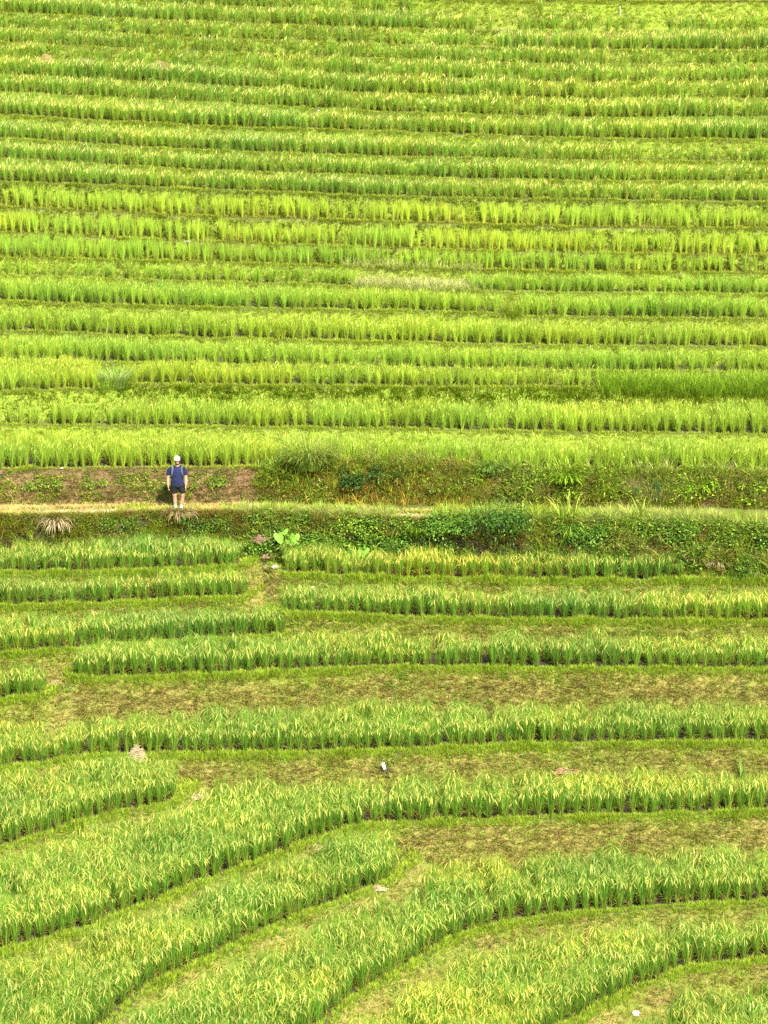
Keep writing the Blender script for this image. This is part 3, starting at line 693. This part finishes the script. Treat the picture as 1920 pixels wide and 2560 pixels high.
grass_clump(onlip(1845, 'path', 0, 1.55), 90, .75, .022, .5, 2.2, DG[1:], 'green arching grass clump by a cream seed head at the right edge', seed=19, flip=.5)
grass_clump(onlip(1882, 'path', 0, 1.5), 40, .42, .03, .25, .9, (c(.66, .56, .36), c(.58, .46, .26)), 'cream dry seed head standing at the right edge below the path', name='seed_head', seed=20, mat=M_DRY, rad=.05, cat='seed head')
grass_clump(onlip(1768, 'path', 0, 1.7), 110, .4, .016, 1.0, 2.4, (c(.50, .26, .14), c(.42, .20, .10), c(.5, .36, .18)), 'reddish dead grass patch beyond the right end of the rice strip', name='dead_grass_clump', seed=22, mat=M_DRY, rad=.35, cat='dead grass')
def taro(loc, leaves, label, seed):
    r = random.Random(seed); e = bpy.data.objects.new('taro_plant', None); COL.objects.link(e); e.location = loc; tag(e, label, 'taro plant', None)
    outline = [(0, .08), (.16, .36), (.34, .34), (.42, .12), (.36, -.16), (.2, -.44), (0, -.66), (-.2, -.44), (-.36, -.16), (-.42, .12), (-.34, .34), (-.16, .36)]
    for (lx, ly, lz, sz, tilt, rotz) in leaves:
        M = Matrix.Translation((lx, ly, lz)) @ Matrix.Rotation(rotz, 4, 'Z') @ Matrix.Rotation(tilt, 4, 'X') @ Matrix.Scale(.82, 4)
        bm = bmesh.new(); cv = bm.verts.new(M @ Vector((0, 0, .03 * sz)))
        vs = [bm.verts.new(M @ Vector((a * sz, b * sz, -.10 * sz * abs(a) / .42))) for a, b in outline]
        for i in range(len(vs)): bm.faces.new((cv, vs[i], vs[(i + 1) % len(vs)]))
        me = bpy.data.meshes.new('leaf'); bm.to_mesh(me); bm.free(); me.materials.append(M_TARO); link('leaf', me, e)
        B = Acc(); P = np.array([[0, 0, -.05], [lx * .5, ly * .5 - .02, lz * .6], [lx, ly, lz]])
        for tw in (0, 1.57): B.add(*blade(P, [.022, .016, .010], [c(.30, .44, .08)] * 3, (math.cos(tw), math.sin(tw), 0)))
        link('stalk', np_mesh('stalk', *B.get(), M_WEED), e)
M_TARO = plain_mat('taro_leaf', (.15, .34, .02), .75, .2, 14, .15)
taro(onlip(716, 'path', 0, 1.0), [(-.22, -.12, .36, .52, 1.0, .5), (.26, -.12, .33, .50, 1.15, -.25), (-.05, .05, .52, .34, .8, 0), (.05, -.1, .2, .22, .9, .3)], 'bright taro plant with two heart shaped leaves above the ditch', 1)
taro(onlip(892, 'path', 0, 1.35), [(-.26, -.12, .28, .38, .9, .9), (.0, -.18, .30, .46, 1.2, .1), (.26, -.12, .38, .42, 1.0, -.5), (.34, -.1, .18, .28, 1.2, -.2)], 'taro plant with dark centre just above the yellow rice strip', 2)
# the bank above the path
BKL = 'L21'
grass_clump(onlip(775, BKL, .12), 760, 1.35, .018, .4, 2.1, (c(.28, .42, .05), c(.36, .46, .08), c(.20, .34, .04), c(.40, .40, .10)), 'large fine leaved green grass mound on the bank top', seed=31, rad=.55, flip=.3)
RUST = (c(.62, .26, .04), c(.52, .36, .06), c(.24, .34, .04), c(.54, .34, .06), c(.18, .28, .03), c(.32, .22, .05))
OLV = (c(.22, .32, .04), c(.42, .28, .06), c(.28, .38, .05), c(.16, .26, .03), c(.34, .24, .08))
for k_, (u, dr, w_, h_, nl, cols, lab) in enumerate(((850, .02, 1.9, 1.0, 1700, OLV, 'rust tinged weed stand at the bank top behind the dark hollow'), (1010, .02, 2.1, .85, 1700, OLV, 'green and rust weed stand on the bank top right of the hollow'),
                      (870, .8, 1.3, .7, 1000, RUST, 'rusty orange weed stand low on the bank near the concrete strip'), (985, .85, 1.8, .8, 1500, RUST, 'largest orange weed stand at the foot of the bank'),
                      (1110, .8, 1.4, .5, 900, OLV, 'olive weed stand at the bank foot right of the largest orange one'), (1160, .0, 1.4, .7, 900, OLV, 'thin reddish green weed stand on the bank top beside the green reeds'))):
    shrub(onlip(u, BKL, 0, dr), w_, .7, h_, nl, .045, cols, lab, 'weed_stand', None, 40 + k_, 'weed stand', .42)
    loc = np.array(onlip(u, BKL, 0, dr))
    X = loc[0] + rng.normal(0, w_ * .38, 60); Y = loc[1] + rng.normal(0, .2, 60); scatter('rust', X, Y, terr_ext(X, Y)[0], 1.3, tints(60, .2, (1, 1.1, 1)))
shrub((lambda p: (p[0], p[1] - .22, p[2]))(onlip(930, BKL, 0, .62)), 2.0, .7, .75, 1300, .09, (c(.03, .09, .02), c(.05, .13, .02), c(.09, .17, .03)), 'bush with painted shade in its leaves, in the hollow of the bank above the concrete strip', seed=33)  # leaf colours kept very dark to paint the shade of the hollow
grass_clump(onlip(1230, BKL, -.05), 260, .8, .022, .4, 2.3, (c(.22, .38, .06), c(.30, .46, .08)), 'green reed clump at the foot of the rice on the bank top', seed=34, flip=.4)
grass_clump(onlip(1415, BKL, 0, .3), 260, .75, .026, .7, 2.4, LG, 'bright drooping reed clump high on the right bank', seed=35, flip=.7, rad=.3)
for k_, (u, lab) in enumerate(((1590, 'left of the two blue green feathery plants by the path'), (1643, 'right and taller of the two blue green feathery plants by the path'))):
    A = Acc(); r = random.Random(50 + k_); hh = (.62, .8)[k_]
    for i in range(420):
        z_ = r.uniform(.05, hh); q = .15 * (1 - abs(z_ / hh - .45)) * r.uniform(.3, 1.2); az = r.uniform(0, 6.283); p = np.array([math.cos(az) * q * .3, math.sin(az) * q * .3, z_])
        leaf_quad(A, p, np.array([math.cos(az) * .8, math.sin(az) * .8, .5]), .13 * r.uniform(.6, 1.2), .012, (c(.10, .28, .10), c(.15, .34, .12), c(.08, .22, .07))[i % 3], r)
    e = link('feathery_plant', np_mesh('feathery_plant', *A.get(), M_WEED), None, onlip(u, BKL, 0, 1.05)); tag(e, lab, 'feathery plant')
    B = Acc()
    for tw in (0, 1.57): B.add(*blade([[0, 0, -.05], [0, 0, hh * .9]], [.018, .006], [c(.12, .2, .07)] * 2, (math.cos(tw), math.sin(tw), 0)))
    link('stem', np_mesh('stem', *B.get(), M_WEED), e)
shrub(onlip(1755, BKL, 0, .7), .85, .35, .5, 300, .12, LG, 'lime green large leaved shrub on the right bank', seed=52)
shrub(onlip(1865, BKL, 0, .6), .9, .35, .5, 330, .10, LG, 'lime green shrub on the bank at the right edge', seed=53)
shrub(onlip(1390, BKL, 0, .9), .8, .3, .4, 420, .07, LG + DG[2:], 'green shrub low on the bank left of the feathery plants', seed=54)
shrub(onlip(110, BKL, 0, .75), 1.3, .3, .5, 800, .06, LG + DG[2:], 'lime green creeper patch on the brown bank at the left edge', seed=55, name='creeper', cat='creeper')
shrub(onlip(225, BKL, 0, .7), 1.1, .3, .5, 700, .055, LG + DG[2:], 'green creeper patch on the brown bank halfway to the hiker', seed=56, name='creeper', cat='creeper')
shrub(onlip(520, BKL, 0, .7), 1.0, .3, .45, 520, .055, LG + DG[1:], 'green creeper patch on the bank just right of the hiker', seed=57, name='creeper', cat='creeper')
shrub(onlip(405, BKL, 0, .8), .7, .25, .35, 360, .055, DG[1:], 'green creeper patch on the bank just left of the hiker', seed=58, name='creeper', cat='creeper')
# upper terraces
shrub(onlip(1385, 'L1', .5), .95, .5, .42, 600, .06, DG[:3], 'small dark bush at the end of the topmost rice rows', seed=60)
grass_clump(onlip(288, 'L19', .1), 150, .85, .018, .4, 1.6, (c(.38, .46, .20), c(.28, .42, .08), c(.34, .44, .14)), 'whitish flowering weed clump between two rice strips at left', name='weed_stand', seed=61, cat='weed stand', rad=.35)
shrub(onlip(125, 'L13', -.1), .28, .25, .55, 220, .05, DG[1:3], 'small dark green weed beside pale rice tufts at upper left', seed=62, name='weed_plant', cat='weed')
shrub(onlip(385, 'L13', -.1), .9, .3, .28, 380, .05, DG[1:], 'low green weed patch at the rice edge right of the small dark weed', seed=63, name='weed_plant', cat='weed')
grass_clump(ground_at(1853, 1958), 26, .75, .02, .15, .5, (c(.18, .36, .05), c(.26, .42, .06)), 'single tall green weed on the dry bank at the right edge', seed=64, rad=.06)
# hay heaps and other small things
def heap(loc, w, h, n, cols, label, seed, name='straw_heap'):
    r = random.Random(seed); A = Acc()
    for i in range(n):
        a = r.uniform(0, 6.283); q = math.sqrt(r.random()); p = np.array([math.cos(a) * q * w / 2, math.sin(a) * q * w * .3, h * (1 - q * q) * r.uniform(.3, 1)])
        d = r.uniform(0, 6.283); dv = np.array([math.cos(d), math.sin(d) * .6, r.uniform(-.5, .3)]); L = r.uniform(.1, .26)
        A.add(*blade([p - dv * L / 2, p + dv * L / 2], [.014, .008], [r.choice(cols) * r.uniform(.75, 1.15)] * 2, (0, .3, 1)))
    return tag(link(name, np_mesh(name, *A.get(), M_DRY), None, loc), label, 'straw heap')
RD = (c(.50, .30, .18), c(.42, .24, .13), c(.50, .38, .18)); TN = (c(.62, .46, .28), c(.54, .36, .22), c(.66, .54, .34))
heap(ground_at(343, 1905), .5, .5, 500, TN, 'pinkish tan heap of cut straw below the long lower terrace', 1)
heap(ground_at(790, 2124), .42, .12, 260, TN, 'small pale straw patch at the edge of the wide lower terrace', 2)
heap(ground_at(140, 1712), .4, .14, 220, TN, 'small straw patch beside the corner field at the left edge', 3)
heap(ground_at(488, 1996), .5, .12, 260, TN, 'flat straw patch at the end of the short slanting strip', 4)
heap(ground_at(1412, 1930), .8, .10, 260, RD, 'reddish dry straw patch on the lower dry bank', 5)
heap(ground_at(945, 2226), .4, .10, 200, TN, 'small straw patch at the edge beneath the slanting rice strip', 9)
for k_, (u, v, lab) in enumerate(((115, 154, 'leftmost of the three reddish straw heaps far up the slope'), (215, 160, 'middle one of the three reddish straw heaps far up the slope'), (402, 169, 'rightmost of the three reddish straw heaps far up the slope'))):
    heap(ground_at(u, v + 6), .75, .32, 420, RD, lab, 20 + k_)
heap(ground_at(655, 1355), .7, .2, 420, (c(.36, .20, .14), c(.44, .28, .20)), 'brown dead stalks lying at the head of the ditch', 7, 'dead_stalks')
heap(ground_at(672, 1400), .35, .15, 240, (c(.42, .24, .16), c(.5, .34, .24)), 'reddish dead stalks in the ditch above the stones', 8, 'dead_stalks')
def lump(name, loc, sx, sy, sz, mat, label, cat, seed, amp=.25):
    bm = bmesh.new(); bmesh.ops.create_icosphere(bm, subdivisions=3, radius=.5); r = random.Random(seed); o1 = r.uniform(0, 50)
    for v in bm.verts:
        q = v.co.normalized(); k = 1 + amp * (float(noise(q.x + q.z * .7 + o1, q.y - q.z, .35, seed)) - .5) * 2
        v.co = Vector((q.x * sx, q.y * sy, max(q.z, -.4) * sz)) * .5 * k
    me = bpy.data.meshes.new(name); bm.to_mesh(me); bm.free(); me.materials.append(mat); return tag(link(name, me, None, loc), label, cat)
M_STONE = plain_mat('stone', (.24, .20, .17), .85, .5, 25, .25); M_WHITE = plain_mat('white_plastic', (.8, .82, .84), .4, .1, 30, .04)
M_STONE2 = plain_mat('pale_stone', (.40, .36, .31), .8, .5, 20, .15)
for k_, (u, v, s_, lab) in enumerate(((667, 1421, .22, 'grey brown stone at the left in the ditch between the fields'), (688, 1424, .26, 'largest pale stone in the ditch between the two fields'), (706, 1432, .16, 'small stone at the right in the ditch between the fields'))):
    p = ground_at(u, v); lump('stone', (p[0], p[1], p[2] + .04), s_, s_ * .7, s_ * .7, M_STONE2 if k_ == 1 else M_STONE, lab, 'stone', k_ + 3, .3)
for k_, (u, v, s_, lab) in enumerate(((1590, 2541, .13, 'crumpled white scrap on the grass bank at the bottom right'), (783, 1470, .06, 'tiny white scrap on the grass right of the ditch'), (797, 284, .07, 'white scrap on the grass strip far up the slope'), (155, 1174, .05, 'tiny white scrap on the bank top at the left'))):
    p = ground_at(u, v); lump('litter_scrap', (p[0], p[1] - .03, p[2] + s_ * .6), s_ * 1.2, s_, s_, M_WHITE, lab, 'litter', 30 + k_, .5)
lump('stone_slab', (lambda p: (p[0], p[1] - .02, p[2] + .05))(ground_at(468, 614)), .28, .16, .08, M_STONE, 'pale flat stone at the edge of the second tufted terrace', 'stone', 77, .3)

bake('grass', ('lip', 'green', 'dark', 'tall', 'reed'), M_GRASS, 'green grass fringing the terrace edges and covering their banks', 'grass')
bake('dry_grass', ('dry', 'pink', 'pale', 'rust'), M_DRY, 'straw coloured dry grass on the steep banks and beside the path', 'dry grass')
bake('weeds', ('weed', 'lime', 'bush'), M_WEED, 'low leafy weeds growing thick on the banks above and below the path', 'weeds')


# the footpath: a worn concrete strip that the grass has half covered
pl = LIPS[path_i]; px_ = np.arange(-18, 18.01, .15); py_ = np.interp(px_, XG, pl.Y)
V = []; 
for x_, y_ in zip(px_, py_):
    for o_, dz in ((.14, -.03), (.16, .02), (.44, .025), (.46, -.03)): V.append((x_, y_ + o_ + (noise(x_, 3, .6) - .5) * .05, dz + .02 * (noise(x_, 8, .7) - .5) + .02))
V = np.array(V); nf = len(px_); I = np.arange(nf * 4).reshape(nf, 4)
F = np.concatenate([np.stack([I[:-1, j], I[1:, j], I[1:, j + 1], I[:-1, j + 1]], 1) for j in range(3)])
tag(link('path', np_mesh('path', V, F, None, plain_mat('concrete', (.42, .38, .32), .9, .3, 8, .2))), kind='structure')

# small posts
def box(bm, sx, sy, sz, M):
    g = bmesh.ops.create_cube(bm, size=1.0)['verts']
    for v in g: v.co = M @ Vector((v.co.x * sx, v.co.y * sy, v.co.z * sz))
def bx(name, sx, sy, sz, M, mat, parent, bev=.006):
    bm = bmesh.new(); box(bm, sx, sy, sz, Matrix()); bmesh.ops.bevel(bm, geom=bm.edges[:], offset=bev, segments=2, affect='EDGES'); bm.transform(M)
    me = bpy.data.meshes.new(name); bm.to_mesh(me); bm.free(); me.materials.append(mat); return link(name, me, parent)
e = bpy.data.objects.new('marker_stake', None); COL.objects.link(e); p = ground_at(968, 1944); e.location = p
tag(e, 'short leaning stake with a white block on top, on the dry bank', 'stake')
Mt = Matrix.Rotation(R(-14), 4, 'Y')
bx('post', .06, .05, .36, Mt.inverted() @ Matrix.Rotation(R(4), 4, 'X') @ Matrix.Translation((0, 0, .1)), plain_mat('dark_wood', (.09, .07, .06), .9), e)
bx('white_block', .085, .07, .20, Matrix.Rotation(R(-14), 4, 'Y') @ Matrix.Rotation(R(4), 4, 'X') @ Matrix.Translation((-.015, -.01, .34)), plain_mat('white_paint', (.8, .8, .8), .5), e)
e = bpy.data.objects.new('white_pole', None); COL.objects.link(e); p = ground_at(1550, 42); e.location = p; tag(e, 'thin white pole in the grass gap at the top right', 'pole')
bx('post', .035, .035, .36, Matrix.Translation((0, 0, .17)), plain_mat('white_paint', (.45, .45, .40), .6), e)
bx('cap', .045, .045, .025, Matrix.Translation((0, 0, .36)), plain_mat('white_paint', (.45, .45, .40), .6), e)

# ------------------------------------------------------------------ the hiker
M_SKIN = plain_mat('skin', (.52, .27, .17), .55, .05, 40, .06)
M_SHIRT = plain_mat('navy_cloth', (.008, .014, .064), .9, .3, 60, .15)
M_SHORT = plain_mat('black_cloth', (.005, .006, .010), .6, .2, 50, .2)
M_CAP = plain_mat('white_cloth', (.82, .83, .86), .8, .1, 60, .03)
M_SOCK = plain_mat('sock_cloth', (.78, .78, .78), .9, .3, 80, .05)
M_SHOE = plain_mat('shoe_cloth', (.16, .27, .32), .7, .2, 60, .3)
M_SOLE = plain_mat('shoe_sole', (.7, .72, .7), .7)
M_HAIR = plain_mat('dark_beard', (.03, .014, .009), .8, .6, 90, .3)
M_STRAP = plain_mat('grey_webbing', (.085, .095, .115), .85, .2, 80, .15)
M_GLASS = plain_mat('dark_lens', (.01, .01, .012), .35)
M_LIP = plain_mat('lips', (.45, .16, .13), .5)
def tube(bm, pts, rad, n=14, yref=(0, 1, 0)):
    """closed tube through pts; rad = list of (r_side, r_depth)"""
    P = [Vector(p) for p in pts]; rings = []
    for i, p in enumerate(P):
        t = (P[min(i + 1, len(P) - 1)] - P[max(i - 1, 0)]).normalized()
        y = Vector(yref); x = y.cross(t)
        if x.length < 1e-4: x = Vector((1, 0, 0))
        x.normalize(); y = t.cross(x).normalized()
        rx, ry = rad[i] if isinstance(rad[i], tuple) else (rad[i], rad[i])
        rings.append([bm.verts.new(p + x * rx * math.cos(a) + y * ry * math.sin(a)) for a in [2 * math.pi * k / n for k in range(n)]])
    for a, b in zip(rings[:-1], rings[1:]):
        for k in range(n): bm.faces.new((a[k], a[(k + 1) % n], b[(k + 1) % n], b[k]))
    for rg, sgn, e0, e1 in ((rings[0], -1, P[0], P[1]), (rings[-1], 1, P[-1], P[-2])):
        q = bm.verts.new(e0 + (e0 - e1).normalized() * (max(rad[0] if sgn < 0 else rad[-1]) if isinstance(rad[0], tuple) else (rad[0] if sgn < 0 else rad[-1])) * .45)
        for k in range(n):
            f = (rg[(k + 1) % n], rg[k], q) if sgn < 0 else (rg[k], rg[(k + 1) % n], q)
            bm.faces.new(f)
def ball(bm, cxyz, r3, sub=3):
    g = bmesh.ops.create_icosphere(bm, subdivisions=sub, radius=1)['verts']
    for v in g: v.co = Vector(cxyz) + Vector((v.co.x * r3[0], v.co.y * r3[1], v.co.z * r3[2]))
def finish(name, bm, mat, parent, voxel=None, smooth=4, cut=None):
    bmesh.ops.recalc_face_normals(bm, faces=bm.faces[:])
    me = bpy.data.meshes.new(name); bm.to_mesh(me); bm.free(); o = bpy.data.objects.new(name, me); COL.objects.link(o)
    if voxel:
        md = o.modifiers.new('r', 'REMESH'); md.mode = 'VOXEL'; md.voxel_size = voxel; md.use_smooth_shade = True
        if smooth: sm = o.modifiers.new('s', 'SMOOTH'); sm.iterations = smooth; sm.factor = .5
        dg = bpy.context.evaluated_depsgraph_get(); m2 = bpy.data.meshes.new_from_object(o.evaluated_get(dg)); o.modifiers.clear(); o.data = m2; me = m2; m2.name = name
    if cut: cut(me)
    me.materials.clear(); me.materials.append(mat)
    me.polygons.foreach_set('use_smooth', np.ones(len(me.polygons), bool))
    o.parent = parent; return o
HX, HY, HZ = ground_at(445, 1276)
ply = float(np.interp(HX, XG, pl.Y)); HY = ply + .14; HX = (445 - 960) * K * (HY * math.cos(R(PITCH)) + CAM_Z * math.sin(R(PITCH)))
hz0 = float(gz(HX, HY)) ; hz0 = max(hz0, .03)
bm = bmesh.new()
# torso, neck, head in one; x = picture right, -y = towards the camera
tube(bm, [(0, 0, .84), (0, 0, .93), (0, -.01, 1.03), (0, -.01, 1.16), (0, 0, 1.28), (0, .01, 1.38), (0, .01, 1.44)], [(.165, .12), (.175, .13), (.168, .135), (.175, .135), (.18, .125), (.17, .10), (.10, .07)], 20)
tube(bm, [(0, .01, 1.40), (0, .005, 1.47), (0, 0, 1.55)], [.07, .058, .058], 14)
ball(bm, (0, -.005, 1.655), (.073, .095, .118)); ball(bm, (0, -.03, 1.575), (.055, .066, .055))
tube(bm, [(0, -.098, 1.665), (0, -.118, 1.64), (0, -.122, 1.622)], [.010, .014, .017], 8)
for sx_ in (-1, 1):
    ball(bm, (sx_ * .080, .01, 1.645), (.012, .022, .034), 2); ball(bm, (sx_ * .034, -.088, 1.667), (.016, .012, .011), 2)
ARMS = {-1: [(-.17, .01, 1.40), (-.215, .01, 1.36), (-.25, .02, 1.22), (-.272, .015, 1.09), (-.282, -.02, .96), (-.276, -.05, .84)],
         1: [(.165, .01, 1.40), (.20, .01, 1.36), (.225, .02, 1.22), (.245, .015, 1.09), (.256, -.02, .96), (.25, -.05, .84)]}
for s_, A_ in ARMS.items():
    tube(bm, A_, [.058, .062, .055, .050, .046, .033], 14)
    w = Vector(A_[-1])
    tube(bm, [w + Vector((0, 0, .02)), w + Vector((0, -.005, -.04)), w + Vector((-.004 * s_, -.008, -.10))], [(.022, .030), (.019, .042), (.015, .041)], 12)
    for k_, L in enumerate((.072, .082, .076, .060)):
        b = w + Vector((-.004 * s_, -.038 + k_ * .021, -.095)); tube(bm, [b, b + Vector((-.006 * s_, -.002, -L * .5)), b + Vector((-.022 * s_, .002, -L * .85)), b + Vector((-.036 * s_, .004, -L))], [.0105, .010, .009, .008], 8)
    b = w + Vector((-.004 * s_, -.036, -.03)); tube(bm, [b, b + Vector((-.006 * s_, -.024, -.03)), b + Vector((-.012 * s_, -.030, -.065))], [.014, .012, .010], 8)
LEG = {-1: [(-.09, 0, .88), (-.105, 0, .72), (-.095, -.005, .50), (-.09, .01, .43), (-.085, .03, .30), (-.078, .02, .12), (-.078, .01, .06)],
        1: [(.09, 0, .88), (.125, 0, .72), (.145, -.005, .50), (.145, .01, .43), (.125, .03, .30), (.098, .02, .12), (.096, .01, .06)]}
for s_, A_ in LEG.items():
    tube(bm, A_, [(.10, .11), (.092, .098), (.062, .066), (.056, .060), (.060, .062), (.036, .038), (.038, .042)], 16)
    f = Vector(A_[-1]); tube(bm, [f + Vector((0, .05, -.02)), f + Vector((0, -.04, -.02)), f + Vector((s_ * .02, -.13, -.035))], [(.035, .035), (.04, .035), (.038, .02)], 10)
P_ = finish('person', bm, M_SKIN, None, .0065, 2)
P_.location = (HX, HY, hz0 - .0); P_.scale = (1.09, 1.05, 1.0)
tag(P_, 'bearded hiker in white cap, navy shirt and black shorts facing the valley', 'person')
bm = bmesh.new()
tube(bm, [(0, 0, .86), (0, -.005, .95), (0, -.012, 1.05), (0, -.01, 1.17), (0, 0, 1.29), (0, .01, 1.38), (0, .01, 1.435), (0, .008, 1.462)], [(.200, .148), (.196, .152), (.184, .150), (.188, .150), (.195, .142), (.182, .118), (.118, .088), (.075, .07)], 24)
for s_, A_ in ARMS.items():
    A2 = [Vector(a) for a in A_]; tube(bm, [A2[0], A2[1], A2[2], A2[2].lerp(A2[3], .35)], [.068, .074, .074, .076], 16)
def wrinkle(me):
    for v in me.vertices:
        q = v.co; f = math.exp(-((q.z - .96) / .1) ** 2); d = math.sin((q.z - abs(q.x) * .35) * 95 + q.x * 9) * .006 * f + (float(noise(q.x * 1.0, q.z + q.y, .07, 5)) - .5) * .012
        nrm = v.normal; v.co = q + nrm * d
finish('shirt', bm, M_SHIRT, P_, .009, 2, wrinkle)
bm = bmesh.new()
tube(bm, [(0, 0, .80), (0, 0, .86), (0, 0, .93)], [(.198, .145), (.19, .145), (.182, .138)], 22)
for s_, A_ in LEG.items():
    A2 = [Vector(a) for a in A_]; k0 = A2[1].lerp(A2[2], .62); tube(bm, [A2[0], A2[1], k0], [(.11, .13), (.108, .122), (.096, .108)], 18)
finish('shorts', bm, M_SHORT, P_, .009, 2, wrinkle)
for s_, A_ in LEG.items():
    a0, a1 = Vector(A_[-2]), Vector(A_[-1])
    bm = bmesh.new(); tube(bm, [a1 + Vector((0, 0, -.01)), a0.lerp(a1, .3), a0 + Vector((s_ * .004, .004, .045))], [(.046, .05), (.043, .045), (.044, .046)], 16); finish('sock', bm, M_SOCK, P_)
    bm = bmesh.new(); f = a1
    tube(bm, [f + Vector((0, .075, -.015)), f + Vector((0, .04, -.005)), f + Vector((0, -.03, -.012)), f + Vector((s_ * .012, -.10, -.028)), f + Vector((s_ * .024, -.17, -.038))], [(.034, .036), (.044, .046), (.048, .042), (.050, .032), (.036, .022)], 16)
    sh = finish('shoe', bm, M_SHOE, P_)
    bm = bmesh.new(); tube(bm, [f + Vector((0, .085, -.052)), f + Vector((0, -.03, -.052)), f + Vector((s_ * .012, -.10, -.054)), f + Vector((s_ * .026, -.18, -.054))], [(.038, .013), (.05, .013), (.052, .013), (.036, .012)], 16)
    finish('sole', bm, M_SOLE, sh)
# cap
bm = bmesh.new()
g = bmesh.ops.create_uvsphere(bm, u_segments=28, v_segments=16, radius=1)['verts']
bmesh.ops.delete(bm, geom=[v for v in g if v.co.z < -.12], context='VERTS')
for v in bm.verts: v.co = Vector((v.co.x * .088, v.co.y * .108 + .0, v.co.z * .095 + 1.706))
cp = finish('cap', bm, M_CAP, P_)
bm = bmesh.new(); prev = None
for i in range(13):
    a = R(-68 + 136 * i / 12); inn = Vector((math.sin(a) * .086, -math.cos(a) * .105, 1.708)); out_ = Vector((math.sin(a) * .088, -math.cos(a) * .105 - .062 * math.cos(a * .95), 1.699 - .02 * abs(math.sin(a))))
    q = [bm.verts.new(x) for x in (inn, out_, out_ - Vector((0, 0, .006)), inn - Vector((0, 0, .006)))]
    if prev:
        for j in range(4): bm.faces.new((prev[j], q[j], q[(j + 1) % 4], prev[(j + 1) % 4]))
    else: bm.faces.new(q)
    prev = q
bm.faces.new(prev[::-1]); finish('brim', bm, M_CAP, cp)
# beard, hair, mouth, sunglasses
bm = bmesh.new(); ball(bm, (0, -.03, 1.548), (.062, .062, .038)); ball(bm, (-.064, -.01, 1.61), (.018, .045, .055), 2); ball(bm, (.064, -.01, 1.61), (.018, .045, .055), 2)
finish('beard', bm, M_HAIR, P_, .006, 2)
bm = bmesh.new(); ball(bm, (0, .03, 1.65), (.080, .082, .085)); finish('hair', bm, M_HAIR, P_)
bm = bmesh.new(); ball(bm, (0, -.102, 1.587), (.022, .008, .007), 2); finish('mouth', bm, M_LIP, P_)
gl = None
for s_ in (-1, 1):
    bm = bmesh.new(); ball(bm, (s_ * .034, -.104, 1.667), (.029, .008, .021), 2); o = finish('lens', bm, M_GLASS, P_)
bm = bmesh.new(); tube(bm, [(-.084, .0, 1.668), (-.072, -.075, 1.675), (-.034, -.106, 1.682), (0, -.112, 1.676), (.034, -.106, 1.682), (.072, -.075, 1.675), (.084, .0, 1.668)], [.004] * 7, 6, (0, 0, 1)); finish('glasses_frame', bm, M_GLASS, P_)
# backpack worn on the back, its straps over the shoulders
bp = bpy.data.objects.new('backpack', None); COL.objects.link(bp); bp.location = P_.location; bp.scale = P_.scale; tag(bp, 'grey backpack on the back of the hiker, straps over both shoulders', 'backpack')
bm = bmesh.new(); tube(bm, [(0, .22, .98), (0, .235, 1.1), (0, .235, 1.28), (0, .215, 1.42)], [(.13, .07), (.15, .085), (.145, .085), (.10, .05)], 20); finish('pack_body', bm, M_STRAP, bp, .01, 3)
for s_ in (-1, 1):
    bm = bmesh.new(); pts = [(s_ * .10, .16, 1.42), (s_ * .112, .08, 1.478), (s_ * .122, -.04, 1.475), (s_ * .132, -.118, 1.42), (s_ * .142, -.152, 1.32), (s_ * .158, -.155, 1.22), (s_ * .180, -.09, 1.13), (s_ * .17, .10, 1.04)]
    pts = [(a, b, z - .012 if b > -.1 else z) for a, b, z in pts]
    tube(bm, pts, [(.026, .007)] * 6 + [(.012, .005)] * 2, 10, (0, 1, .01)); finish('strap', bm, M_STRAP, bp)
